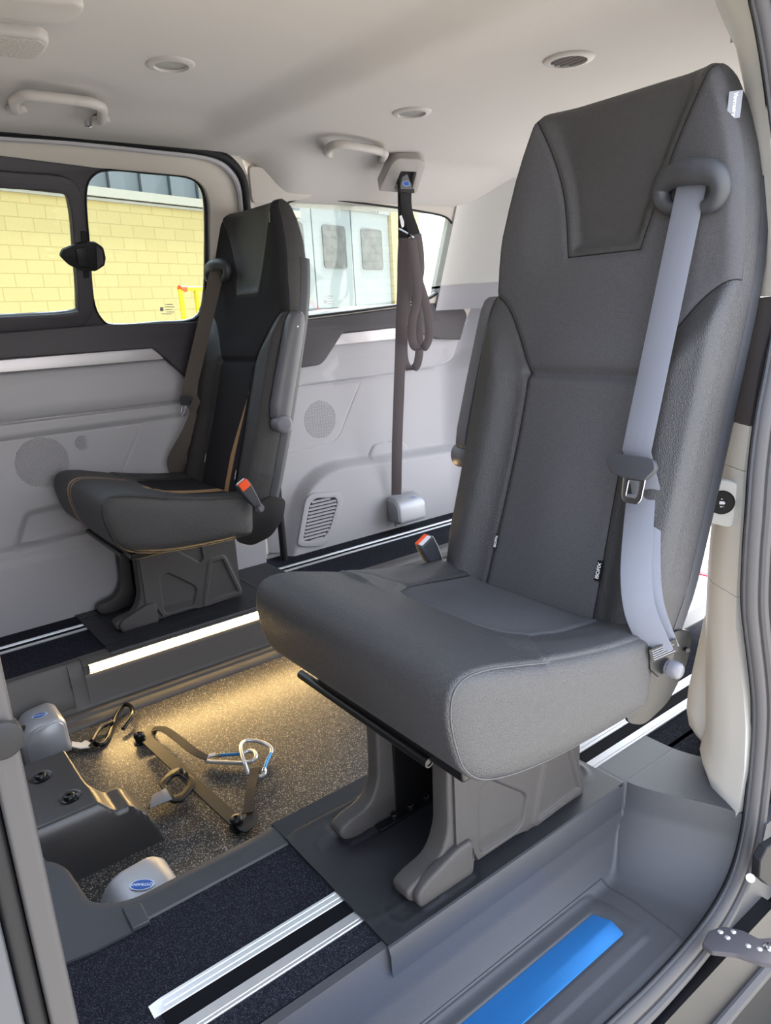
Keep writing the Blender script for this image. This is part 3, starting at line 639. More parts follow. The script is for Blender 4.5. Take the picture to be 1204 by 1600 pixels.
# ---- step well by the side door: one moulding
ys = np.concatenate([grid(.500, .66, .005), grid(.662, .8135, .0022)]); xs = np.concatenate([grid(-.35, .96, .01), grid(.963, 1.30, .0028)])
stripq = [(-.2, .611), (.936, .609), (.944, .640), (.930, .672), (-.2, .674)]
def off(poly, d): return [(-.5 if x < 0 else x+d*(1.0), y-d if y < .64 else (y+d if y > .641 else y)) for x, y in poly]
def xwarp(U, V): return U+.08*sst(.76-V, 0, .25)*sst(U, .85, 1.10)
def step_fn(U, V):
    g1 = lambda d: -.155*(1-(1-np.clip(d/.062, 0, 1))**2.6)          # inner riser: steep, then a round foot
    d1 = .744-V; d2 = 1.128-U; U = xwarp(U, V)
    z1 = np.where(d1 < 0, 0, np.where(d1 < .008, -.09*d1/.008, -.09-.065*(1-(1-np.clip((d1-.008)/.05, 0, 1))**2)))
    z2 = np.where(d2 < 0, 0, np.where(d2 < .012, -.05*d2/.012, -.05-.105*(1-(1-np.clip((d2-.012)/.13, 0, 1))**2.2)))
    k = .012; h = np.clip(.5+.5*(z1-z2)/k, 0, 1); z = z2*(1-h)+z1*h+k*h*(1-h)*.5; z = np.minimum(np.maximum(z, -.155), .0)
    for dd, hh in ((.075, .0036), (.034, .0036)):
        q = sdf(np.column_stack([U, V]), [tuple(p) for p in roundpoly(off(stripq, dd), .02, 4)]); z = z+hh*sst(q, 0, .004)*(z < -.14)
    q = sdf(np.column_stack([U, V]), off(stripq, .004)); z = z-.003*sst(q, 0, .003)*(z < -.13)
    z = z+.010*sst(.515-V, 0, .012)*(z < -.12)
    return z+.003*(z > -.002)-.006*(V > .762)*(U < .53)
me = relief(xs, ys, step_fn, lambda U, V, H: np.column_stack([xwarp(U, V), V, H]), 0, -.19)
struct('trim_3', me, MT['steplin'], smooth=50)
# ---- blue step strip
me = plate_mesh([tuple(p) for p in roundpoly(stripq, .004, 3)], [], .004, (0, 0, -.1490), (1, 0, 0), (0, 1, 0), .0008)
tag(link('step_strip', me, MT['blue']), 'glossy blue strip set into the door step', 'step strip')
# ---- cover sheets under the two seats
def cover(y_in, y_out, x0, x1, label, lipped):
    s_ = np.sign(y_out-y_in)
    def fn(U, V):
        P = np.column_stack([U, V]); h = np.full(len(U), .0075)
        for cy in ((.795, 1.0) if y_in < 1.5 else (2.27, 2.46)):
            q = sdf(P, [tuple(p) for p in rrect(.66, cy, .13, .085, .02)]); h -= .0022*np.exp(-((q)/.006)**2)
            q = sdf(P, [tuple(p) for p in rrect(.60, cy-.01, .10, .05, .02)]); h += .0016*np.exp(-((q)/.005)**2)
        q = sdf(P, [tuple(p) for p in rrect(.80, (y_in+y_out)/2, .60, abs(y_out-y_in)*.72, .05)]); h += .0022*np.exp(-(q/.006)**2)
        return h
    me = relief(grid(x0, x1, .004), grid(min(y_in, y_out), max(y_in, y_out), .004), fn, lambda U, V, H: np.column_stack([U, V, H]), 0, .0005)
    o = link('floor_cover', me, MT['matblk']); tag(o, label, 'floor cover', 'black cover sheets beneath the seats'); return o
c1 = cover(1.112, .742, .515, 1.115, 'black plastic sheet under the near seat, folded over the door step edge', True)
mb = MB(); mb.loft([[(x, .742, .0077), (x, .738, .0065), (x, .7335, -.006), (x, .7325, -.045), (x, .7340, -.046), (x, .7355, -.008), (x, .742, -.001)] for x in (.512, 1.10)]); mb.obj('folded_lip', MT['plastic'], c1)
c2 = cover(2.128, 2.505, .525, 1.265, 'black plastic sheet under the far seat above the strip light', True)
mb = MB(); mb.loft([[(x, 2.129, .0077), (x, 2.123, .0060), (x, 2.1195, -.002), (x, 2.121, -.004), (x, 2.129, -.0005)] for x in (.525, 1.265)]); mb.obj('folded_lip', MT['matblk'], c2)
# ---- aluminium floor rails
def rail(yc, hw, x0, x1, label, dark):
    root = empty('floor_rail', (x0, yc, 0), label, 'floor rail', 'aluminium seat rails in the floor')
    k = hw
    mb = MB(); lf = []
    for s_ in (-1, 1):
        p = [(s_*k, 0), (s_*k, .003), (s_*(k-.001), .004), (s_*(k*.86), .004), (s_*(k*.84), .003), (s_*(k*.82), .004), (s_*(k*.60), .004), (s_*(k*.58), .003), (s_*k*.40, .003), (s_*k*.38, .002), (s_*k*.38, .0003)]
        mb.loft([[(x0+(.018 if z > .002 else 0), yc+y, z) for y, z in p], [(x1, yc+y, z) for y, z in p]])
    mb.obj('profile', MT['alu'], root, 30)
    mb = MB(); mb.box((x0+.01, yc-k*.39, .0004), (x1, yc+k*.39, .0016)); mb.obj('slot', MT['slot'] if dark else MT['alu'], root, 0)
rail(.852, .041, .190, 2.72, 'wide aluminium rail in the carpet along the door step', True)
rail(2.392, .028, -.1, 2.70, 'narrow aluminium rail in the carpet along the far wall', True)
# ---- strip light
ro = empty('strip_light', (.455, 2.12, -.024), 'long glowing warm strip light below the far seat', 'light')
mb = MB(); mb.box((.455, 2.1155, -.0345), (1.36, 2.127, -.0135)); mb.obj('diffuser', MT['ledglow'], ro, bevel=.001)
for xe_ in (.4525, 1.3575):
    mb = MB(); mb.box((xe_, 2.1145, -.0355), (xe_+.005, 2.1285, -.0125)); mb.obj('end_cap', MT['plastic'], ro)
# ============================================================ far wall: door card, below the windows
def W(px, py, y=2.53): p = PY(px, py, y); return (p[0], p[2])
def WS(L, y=2.53): return [W(a, b, y) for a, b in L]
padA = WS([(-60, 588), (257, 561), (292, 588), (286, 626), (-60, 669)])
panelA = [tuple(p) for p in roundpoly(WS([(-60, 698), (222, 661), (193, 732), (168, 830), (15, 856), (-60, 866)]), .015, 4)]
pocket = [tuple(p) for p in roundpoly(WS([(14, 870), (36, 798), (120, 779), (260, 752), (300, 760), (300, 800), (150, 828)]), .03, 5)]
lowline = WS([(-60, 874), (146, 826), (300, 792)])
speck = W(66, 723); speck2 = W(128, 692)
def wall_fn(U, V):
    P = np.column_stack([U, V]); h = np.zeros(len(U))
    d = sdf(P, padA); h += .020*(1-(1-np.clip(d/.05, 0, 1))**2)*(d > 0)+.006*sst(d, -.002, .003); h -= .005*np.exp(-(d/.004)**2)
    zl = np.interp(U, [padA[4][0], padA[3][0]], [padA[4][1], padA[3][1]])-V     # distance below the pad's lower seam
    h += .014*sst(zl, .0, .008)*(1-sst(zl, .035, .06))
    q = sdf(P, panelA); h -= .0025*np.exp(-(q/.0035)**2)
    q = sdf(P, pocket); h -= .022*sst(q, 0, .03)
    zb = np.interp(U, [p[0] for p in lowline], [p[1] for p in lowline])-V
    h += .022*sst(zb, -.002, .006)+.012*sst(zb, .03, .06)-.020*sst(zb, .10, .35); h -= .004*np.exp(-(zb/.003)**2)
    # perforated speaker field and the small dotted cluster
    for c, R, pitch in ((speck, .082, .0075), (speck2, .024, .0075)):
        r = np.hypot(U-c[0], V-c[1]); cx = (U-c[0])/pitch; cz = (V-c[1])/pitch
        hole = np.cos(2*math.pi*cx)*np.cos(2*math.pi*cz)
        h -= .0045*sst(hole, .0, .7)*(r < R)
    return h+.001
us = np.concatenate([grid(-.3, .40, .02), grid(.402, .66, .0016), grid(.664, 1.27, .004)]); vz = np.concatenate([grid(0, .44, .004), grid(.4416, .63, .0016), grid(.634, .90, .004)])
me = relief(us, vz, wall_fn, lambda U, V, H: np.column_stack([U, 2.53-H, V]), 0, -.05)
wb = struct('wall_back', me, MT['trimgrey'], smooth=50)
# satin strip and dark capping above the card
def wplate(name, pts, y, th, m, parent, r=.0, bevel=.002, plane='v', holes=()):
    q = [tuple(p) for p in (roundpoly(pts, r, 5) if np.max(r) > 0 else pts)]
    me = plate_mesh(q, holes, th, (0, y, 0), (1, 0, 0), (0, 0, 1), bevel); return struct(name, me, m, parent)
wplate('silver_strip', WS([(-80, 569), (238, 543), (256, 561), (-80, 589)], 2.51), 2.513, .012, MT['silver'], wb)
wplate('dark_capping', WS([(-80, 526), (150, 508), (308, 503), (335, 520), (335, 600), (296, 594), (259, 561), (238, 544), (-80, 567)], 2.50), 2.505, .03, MT['trimdark'], wb, bevel=.005)
# ---- tilted window plane
TN = np.array([0, 1, .38]); TN /= np.linalg.norm(TN); TO = np.array([0, 2.55, .85]); TV = np.array([0, -.38, 1.]); TV /= np.linalg.norm(TV)
def T(px, py, d=0.): p = PL(px, py, TO-TN*d, TN)-TO; return (p[0], p.dot(TV))
def TS(L, d=0.): return [T(a, b, d) for a, b in L]
def tplate(name, outer, holes, d, th, m, parent=None, bevel=.002):
    """plate parallel to the windows, its middle d metres inside their plane"""
    me = plate_mesh(outer, holes, th, TO-TN*d, (1, 0, 0), TV, bevel); return struct(name, me, m, parent)
def TP(px, py, d=0.): return PL(px, py, TO-TN*d, TN)
paneR = [tuple(p) for p in smoothpath(TS([(148, 275), (177, 267), (235, 272), (293, 278), (314, 292), (323, 322), (324, 400), (321, 470), (306, 501), (250, 507), (183, 511), (160, 500), (147, 467), (141, 385), (136, 305)]), 4, True)]
slideO = [tuple(p) for p in smoothpath(TS([(-104, 252), (0, 267), (95, 275), (123, 296), (133, 345), (146, 467), (135, 502), (105, 512), (0, 521), (-104, 530)]), 4, True)]
slideI = [tuple(p) for p in smoothpath(TS([(-78, 288), (0, 294), (88, 301), (108, 318), (116, 390), (121, 473), (110, 489), (0, 496), (-78, 502), (-85, 400)]), 4, True)]
creamO = TS([(-120, 190), (340, 214), (372, 240), (392, 290), (402, 400), (395, 545), (-120, 545)])
creamH = [tuple(p) for p in roundpoly(TS([(-110, 232), (0, 243), (150, 262), (180, 264), (295, 275), (318, 290), (327, 320), (328, 400), (326, 540), (-110, 540)]), [.01, .01, .01, .02, .03, .04, .04, .02, .01, .01], 4)]
struct_c = tplate('wall_back', creamO, [creamH], -.005, .03, MT['farcream'], None, .004)
wf = tplate('window_1', [tuple(p) for p in TS([(-110, 226), (0, 240), (150, 260), (180, 262), (300, 274), (330, 295), (332, 400), (330, 545), (-110, 545)])], [paneR, slideI], -.022, .02, MT['trimdark'], None, .002)
tplate('sliding_frame', slideO, [slideI], -.004, .018, MT['trimdark'], wf, .005)
w2 = tplate('window_2', paneR, [[(c0*.985+.0135*.95, c1) for c0, c1 in paneR]] if False else [], -.030, .004, MT['glass'], None, 0)
tplate('pane', slideI, [], -.026, .004, MT['glass'], wf, 0)
# thin dark gasket following the fixed pane
mb = MB(); pp = [TO-TN*-.012+np.array([1, 0, 0])*a+TV*b for a, b in paneR]; mb.tube(pp, .0035, 8, True); struct('gasket', pymesh(mb.V, mb.F), MT['trimblack'], wf)
# latch between the panes
mb = MB(); 
lt = [tuple(p) for p in roundpoly(TS([(91, 398), (95, 388), (110, 382), (124, 377), (146, 376), (158, 384), (162, 400), (160, 412), (146, 421), (124, 420), (104, 411)]), .006, 3)]
me = plate_mesh(lt, [], .016, TO-TN*.012, (1, 0, 0), TV, .0015); lo = struct('latch', me, MT['trimblack'], wf)
me = plate_mesh([tuple(p) for p in roundpoly(TS([(114, 386), (131, 383), (136, 416), (119, 412)]), .004, 3)], [], .01, TO-TN*.020, (1, 0, 0), TV, .001); struct('latch_grip', me, MT['steelblk'], lo)
me = plate_mesh([tuple(p) for p in roundpoly(TS([(146, 379), (156, 387), (158, 408), (147, 417)]), .003, 3)], [], .012, TO-TN*.018, (1, 0, 0), TV, .001); struct('latch_catch', me, MT['trimdark'], lo)
me = plate_mesh([tuple(p) for p in roundpoly(TS([(125, 360), (134, 360), (138, 432), (130, 434)]), .003, 3)], [], .006, TO-TN*.008, (1, 0, 0), TV, .0006); struct('latch_rib', me, MT['trimblack'], lo)
# etched marks on the glass
mb = MB()
def tbox(px0, py0, px1, py1, d): q = TS([(px0, py0), (px1, py0), (px1, py1), (px0, py1)], -.026); mb.prism([TO+TN*(.026)+np.array([1, 0, 0])*a+TV*b for a, b in q], -TN*.0006)
for r_ in ((250, 480, 255, 486), (258, 475, 270, 476.2), (258, 479, 272, 480), (258, 483, 268, 484), (260, 487, 272, 488), (252, 490, 268, 491)): tbox(*r_, 0)
struct('etched_marks', pymesh(mb.V, mb.F), MT['silver'], w2, 0)
# rubber seal round the far door aperture
sp_ = [TP(a, b, .03) for a, b in ((-80, 197), (0, 204), (120, 213), (240, 226), (315, 235), (350, 246), (370, 264), (380, 285), (384, 312), (386, 350), (386, 450), (384, 560))]
pth = smoothpath(sp_, 6); pth = pth+[np.array([1.345, 2.50, .75]), np.array([1.345, 2.50, .0])]
mb = MB(); mb.tube(pth, .0145, 12); struct('trim_5', pymesh(mb.V, mb.F), MT['trimblack'])
mb = MB(); mb.tube([p+np.array([-.012, .012, -.014]) for p in pth[:-2]], .010, 8); struct('trim_6', pymesh(mb.V, mb.F), MT['trimgrey'])
# ============================================================ rear quarter panel
YQ = 2.56
def Q(L, y=YQ): return WS(L, y)
arch = Q([(430, 960), (452, 830), (468, 765), (495, 735), (525, 722), (600, 712), (700, 697), (760, 690), (900, 690), (900, 960)], 2.53)
arch = [tuple(p) for p in roundpoly(arch, [.01, .05, .05, .05, .05, .02, .02, .02, .01, .01], 4)]
pad = [tuple(p) for p in roundpoly(Q([(452, 610), (470, 604), (612, 585), (690, 572), (706, 560), (724, 494), (712, 480), (640, 470), (440, 490)]), [.01, .01, .01, .03, .03, .03, .02, .01, .01], 4)]
spk = [tuple(p) for p in roundpoly(Q([(440, 607), (470, 604), (563, 594), (530, 680), (515, 693), (452, 710), (430, 712)]), [.0, .0, .01, .02, .02, .01, .0], 4)]
qc = Q([(499, 656)])[0]; tab = [tuple(p) for p in roundpoly(Q([(572, 718), (582, 694), (600, 690), (628, 688), (640, 705), (640, 720)]), .02, 4)]
blk = [tuple(p) for p in roundpoly(Q([(383, 870), (384, 830), (440, 822), (446, 866)], 2.53), .02, 4)]
def q_fn(U, V):
    P = np.column_stack([U, V]); h = np.zeros(len(U))
    d = sdf(P, pad); h += .016*sst(d, -.001, .01)-.003*np.exp(-(d/.003)**2)
    g = sdf(P, Q([(505, 585), (525, 560), (690, 545), (700, 560), (680, 575), (520, 600)])); h -= .010*sst(g, -.02, .03)
    d = sdf(P, spk); h -= .0025*np.exp(-(d/.003)**2)
    r = np.hypot((U-qc[0]), (V-qc[1])); cx = (U-qc[0])/.0075; cz = (V-qc[1])/.0075
    h -= .003*sst(np.cos(2*math.pi*cx)*np.cos(2*math.pi*cz), 0, .7)*(r < .078)
    d = sdf(P, tab); h += .006*sst(d, 0, .006)-.002*np.exp(-(d/.003)**2)
    a = sdf(P, arch); h = h+(.052-h)*sst(a, -.012, .035)
    d = sdf(P, blk); h += .014*sst(d, -.004, .004)
    w_ = sst(U, 2.27+.10*sst(V, .66, .78), 2.62); h += .22*w_*(1-.35*sst(a, -.01, .03))*(.25+.75*1)
    return h+.001
us = np.concatenate([grid(1.30, 1.60, .0075), grid(1.5015, 1.72, .0020)[50:] if False else grid(1.602, 1.80, .0024), grid(1.805, 2.66, .006)])
us = np.concatenate([grid(1.30, 1.42, .006), grid(1.422, 1.80, .0022), grid(1.806, 2.66, .006)]); vz = np.concatenate([grid(0, .44, .005), grid(.442, .66, .0022), grid(.665, .98, .005)])
me = relief(us, vz, q_fn, lambda U, V, H: np.column_stack([U, YQ-H, V]), 0, -.05)
wr = struct('wall_back', me, MT['trimgrey'], smooth=50)
wplate('dark_capping', [tuple(p) for p in roundpoly(Q([(455, 503), (470, 500), (520, 494), (610, 482), (668, 470), (690, 462), (708, 466), (724, 492), (713, 531), (680, 530), (612, 512), (530, 520), (503, 562), (495, 570), (455, 576)], 2.53), [.0, .01, .01, .01, .01, .01, .02, .02, .005, .005, .005, .01, .02, .02, 0], 4)], 2.517, .03, MT['trimdark'], wr, bevel=.006)
wplate('silver_strip', Q([(524, 522), (614, 512), (655, 508), (668, 524), (512, 540)], 2.53), 2.524, .022, MT['silver'], wr)
# storage ledge on top of the capping
mb = MB(); mb.prism([PY(455, 512, 2.525), PY(525, 503, 2.525), PY(612, 491, 2.525), PY(690, 474, 2.525), PY(724, 492, 2.525)][:4], (0, .09, 0)) if False else None
mb = MB(); mb.box((1.36, 2.50, .898), (2.24, 2.60, .910)); struct('window_ledge', pymesh(mb.V, mb.F), MT['trimdark'], wr); 
# ventilation grille on the wheel arch
yg = YQ-.055; gr = empty('air_grille', tuple(PY(500, 810, yg)), 'grey slatted air grille on the far wheel arch', 'air grille')
go = [tuple(p) for p in roundpoly(WS([(463, 850), (476, 779), (488, 770), (530, 768), (535, 780), (522, 830), (505, 853), (470, 854)], yg), [.03, .03, .02, .02, .02, .03, .03, .02], 4)]
gi = [tuple(p) for p in roundpoly(WS([(472, 843), (483, 786), (492, 778), (523, 777), (526, 784), (514, 826), (502, 843), (476, 845)], yg), [.015]*8, 4)]
me = plate_mesh(go, [gi], .012, (0, yg-.002, 0), (1, 0, 0), (0, 0, 1), .003); link('frame', me, MT['trimgrey'], gr)
me = plate_mesh(gi, [], .004, (0, yg+.001, 0), (1, 0, 0), (0, 0, 1), 0); link('backing', me, MT['trimblack'], gr)
gi_a = np.array(gi)
for i in range(12):
    z = gi_a[:, 1].min()+.008+i*(gi_a[:, 1].max()-gi_a[:, 1].min()-.012)/11.5
    inside = [x for x in grid(1.40, 1.70, .002) if sdf(np.array([[x, z]]), gi)[0] > .001]
    if len(inside) < 4: continue
    mb = MB(); mb.prism([(inside[0], yg-.001, z), (inside[-1], yg-.001, z), (inside[-1], yg-.008, z-.006), (inside[0], yg-.008, z-.006)], (0, .0, .0022)); mb.obj('slat', MT['trimgrey'], gr)
# ---- rear side window
rwin = [tuple(p) for p in smoothpath(TS([(448, 318), (478, 309), (502, 309), (553, 316), (623, 325), (655, 330), (690, 337), (704, 346), (708, 360), (704, 400), (699, 434), (690, 452), (672, 466), (640, 475), (560, 486), (478, 496), (452, 500), (440, 480), (440, 340)]), 4, True)]
qp = TS([(392, 200), (760, 280), (860, 290), (860, 520), (700, 500), (392, 545)])
tplate('wall_back', qp, [rwin], -.012, .024, MT['farcream'], None, .002)
w3 = tplate('window_3', rwin, [], -.022, .004, MT['glass'], None, 0)
mb = MB(); pp = [TO+TN*.002+np.array([1, 0, 0])*a+TV*b for a, b in rwin]; mb.tube(pp, .0045, 8, True); struct('gasket', pymesh(mb.V, mb.F), MT['trimblack'], w3)
mb = MB()
def tbox3(px0, py0, px1, py1): q = TS([(px0, py0), (px1, py0), (px1, py1), (px0, py1)], -.018); mb.prism([TO+TN*(.018)+np.array([1, 0, 0])*a+TV*b for a, b in q], -TN*.0006)
for r_ in ((506, 470, 511, 474), (512, 462, 521, 463.3), (512, 466, 519, 467), (513, 470, 523, 471), (512, 474, 521, 475.3)): tbox3(*r_)
struct('etched_marks', pymesh(mb.V, mb.F), MT['silver'], w3, 0)
# cover of the upper belt anchor behind the far seat, and the little flap above the rear window
ac = [tuple(p) for p in roundpoly(TS([(386, 258), (440, 264), (470, 272), (484, 288), (486, 306), (470, 312), (392, 318)], .01), [.02, .03, .04, .04, .03, .02, .02], 4)]
tplate('anchor_cover', ac, [], .012, .016, MT['farcream'], struct_c, .004)
# D pillar: cream upper trim turning inwards behind the window
def dp_fn(U, V): return .30*sst(U, 2.20, 2.60)+.008
us = grid(2.215, 2.66, .01); vz = grid(.20, .70, .02)
me = relief(us, vz, dp_fn, lambda U, V, H: np.column_stack([U, TO[1]+TV[1]*V-H, TO[2]+TV[2]*V]), 0, -.05)
struct('wall_right', me, MT['cream'], None, 60)
me = relief(us, grid(.10, .21, .01), dp_fn, lambda U, V, H: np.column_stack([U, TO[1]+TV[1]*V-H-.003, TO[2]+TV[2]*V]), 0, -.05)
struct('wall_right', me, MT['trimgrey'], None, 60)
# ============================================================ ceiling
def ceil_z(X, Y):
    z = 1.462-.125*sst(Y, 2.12, 2.42)*sst(X, 1.22, 1.42)-.06*sst(.98-Y, 0, .40)
    z = z+.034*(1-sst(X+.04*(Y-1.4), 1.0, 1.13))*sst(Y, .66, 1.0)*(1-sst(Y, 2.0, 2.2))
    z = z-.10*sst(X, 2.35, 2.75)
    return z
me = relief(grid(-.7, 2.75, .03), grid(.60, 2.46, .03), lambda U, V: -ceil_z(U, V), lambda U, V, H: np.column_stack([U, V, -H]), 0, -1.60)
ce = struct('ceiling', me, MT['headliner'], smooth=60)
mb = MB(); mb.box((-.8, .50, 1.602), (2.78, 2.56, 1.63)); struct('roof_sun_block', pymesh(mb.V, mb.F), MT['body'], ce)  # unseen outer roof slab, added to keep sun out of the far windows
def PC(px, py, dz=0.):
    p = PZ(px, py, 1.46)
    for _ in range(8): p = PZ(px, py, float(ceil_z(p[0], p[1]))+dz)
    return p
# ============================================================ near side: pillar, quarter panel, seal, sill
rows = [(-40, 1112, 1160), (12, 1131, 1170), (62, 1153, 1180), (125, 1166, 1190), (250, 1184, 1204), (375, 1194, 1214), (465, 1190, 1212), (520, 1168, 1198), (560, 1148, 1188), (655, 1130, 1172), (720, 1120, 1163), (800, 1111, 1158), (905, 1102, 1152), (945, 1100, 1151), (1000, 1098, 1157), (1050, 1098, 1164), (1100, 1098, 1168), (1160, 1098, 1166), (1180, 1097, 1163), (1195, 1092, 1161), (1212, 1088, 1158), (1230, 1098, 1154), (1247, 1124, 1150)]
def prings(r0, r1):
    out = []
    for py in sorted(set([r for r, _, _ in rows if r0 < r < r1]+[r0, r1]+list(range(int(r0)+12, int(r1), 10)))):
        l = np.interp(py, [r[0] for r in rows], [r[1] for r in rows]); r = np.interp(py, [r[0] for r in rows], [r[2] for r in rows])
        L = PX(l, py, 1.305); Rr = PX(r, py, 1.20); z = (L[2]+Rr[2])/2
        a = np.array([L[0], L[1], z]); b = np.array([Rr[0], Rr[1], z]); m_ = (a+b)/2+np.array([-.006, .004, 0])
        yb = min(b[1], a[1])-.03
        out.append([a+np.array([.06, 0, 0]), a+np.array([.006, .001, 0]), a+np.array([-.004, -.006, 0]), a*.75+b*.25+np.array([-.012, .004, 0]), m_+np.array([-.010, .004, 0]), a*.25+b*.75+np.array([-.008, .002, 0]), b, b+np.array([.010, -.004, 0]), np.array([1.36, b[1]-.006, z])])
    return out
pil = None
for k, (r0, r1, mm) in enumerate(((-40, 463, 'cream'), (464, 655, 'trimdark'), (656, 722, 'cream'), (723, 908, 'cream'), (909, 1247, 'cream'))):
    mb = MB(); mb.loft(prings(r0, r1)); o = struct('trim_7' if pil is None else 'pillar_panel', pymesh(mb.V, mb.F), MT[mm], pil, 45)
    if pil is None: pil = o
mb = MB(); bk = []
for py, l in ((960, 1101), (1000, 1092), (1040, 1083), (1075, 1075), (1105, 1072), (1128, 1076), (1145, 1087), (1155, 1098)):
    L = PX(l, py, 1.36); bk.append([L, L+np.array([-.01, -.006, 0]), L+np.array([-.03, -.04, 0]), L+np.array([-.03, -.12, 0]), L+np.array([.06, -.12, 0]), L+np.array([.06, 0, 0])])
mb.loft(bk); struct('pillar_panel', pymesh(mb.V, mb.F), MT['cream'], pil, 45)
# round rocker switch on the pillar
cs = PX(1126, 783, 1.205); fx = np.array([-.80, -.55, -.0]); fx /= np.linalg.norm(fx); cs = np.array(cs)
sw = empty('rocker_switch', tuple(cs), 'round black rocker switch in a pale bezel on the door pillar', 'switch')
u_ = np.cross(fx, [0, 0, 1]); u_ /= np.linalg.norm(u_); v_ = np.array([0, 0, 1.])
me = plate_mesh([tuple(p) for p in roundpoly([(-.034, -.034), (.020, -.048), (.026, .034), (.0, .042), (-.030, .034)], .01, 4)], [], .016, cs+fx*.001, -u_, v_, .004); link('bezel', me, MT['cream'], sw)
mb = MB(); mb.lathe(cs+fx*.009, fx, [(0, -.004), (.0205, -.004), (.0215, 0), (.021, .002), (.019, .003), (.017, .0026), (.004, .0018), (0, .0018)], 36); rk = mb.obj('rocker', MT['trimblack'], sw, 50)
mb = MB(); c_ = cs+fx*.0125
def mark(pts): mb.prism([c_-u_*a+v_*b for a, b in pts], fx*.0004)
mark([(-.004, -.0025), (.001, -.0025), (.0045, -.0025), (.0055, .000), (.003, .003), (-.004, .003)]); mark([(-.002, .006), (.001, .006), (-.0005, .0085)]); mark([(-.003, -.006), (.001, -.006), (-.001, -.0085)]); mark([(.001, -.0068), (.005, -.0072), (.001, -.0062)])
mb.obj('switch_symbol', MT['white'], rk, 0)
# near rear quarter: lower trim, top rail (a window opening between them), behind the pillar
mb = MB(); mb.box((1.345, .50, .0), (2.75, .60, .90)); mb.box((1.345, .50, 1.36), (2.75, .74, 1.60)); mb.box((2.60, .50, .9), (2.75, .66, 1.4)); mb.box((-.7, .50, 1.40), (1.37, .64, 1.60)); mb.box((-.80, .46, -.3), (-.13, .50, 1.60))  # last box: unseen panel ahead of the door, added to block daylight
struct('wall_front', pymesh(mb.V, mb.F), MT['trimgrey'])
mb = MB(); mb.box((-.80, .50, -.3), (-.62, 2.7, 1.6)); struct('front_light_block', pymesh(mb.V, mb.F), MT['trimdark'])  # unseen closed front, added to cut daylight coming from ahead
# door seal: down the pillar, round the step and along the sill
sl = []
for px, py, y in ((1166, -60, .60), (1186, 0, .60), (1203, 90, .59), (1217, 200, .58), (1227, 300, .57), (1229, 400, .56), (1223, 480, .555), (1209, 565, .55), (1193, 650, .54), (1183, 730, .535), (1178, 800, .53), (1173, 870, .53), (1171, 945, .53), (1176, 1000, .53), (1182, 1050, .53), (1186, 1105, .53), (1184, 1165, .53), (1177, 1240, .527), (1168, 1305, .523), (1152, 1365, .52), (1122, 1425, .512), (1080, 1482, .508), (1030, 1538, .503), (985, 1583, .500), (900, 1662, .498), (700, 1830, .497), (400, 2070, .497)):
    sl.append(PY(px, py, y))
top0 = sl[0]; sl = [np.array([-.6, .62, 1.47]), np.array([.5, .62, 1.46]), np.array([.80, .615, 1.43])]+sl
slp = smoothpath(sl, 6); mb = MB()
mb.tube(slp, .0125, 12); so = struct('trim_8', pymesh(mb.V, mb.F), MT['rubber'])
mb = MB(); cen_ = np.array([.3, .5, .6]); 
def outw(p, i): 
    t = slp[min(i+1, len(slp)-1)]-slp[max(i-1, 0)]; t /= np.linalg.norm(t); n_ = np.cross(t, [0, 1, 0]); n_ /= np.linalg.norm(n_)
    return n_ if n_.dot(p-cen_) > 0 else -n_
mb.tube([p+outw(p, i)*.016+np.array([0, -.012, 0]) for i, p in enumerate(slp)], .0095, 10); struct('outer_lip', pymesh(mb.V, mb.F), MT['rubber'], so)
mb = MB(); mb.tube([p-outw(p, i)*.011+np.array([0, .004, 0]) for i, p in enumerate(slp)], .0035, 8); struct('inner_lip', pymesh(mb.V, mb.F), MT['plastic'], so)
# flange behind the seal so that nothing shows through between seal and trim
mb = MB(); F_ = []
for i, p in enumerate(slp): o_ = outw(p, i); F_.append([p+o_*-.006+np.array([0, .004, 0]), p+o_*.034+np.array([0, -.004, 0]), p+o_*.17+np.array([0, .004, 0]), p+o_*.17+np.array([0, .012, 0]), p+o_*.0+np.array([0, .016, 0])])
mb.loft(F_); struct('flange', pymesh(mb.V, mb.F), MT['trimblack'], so)
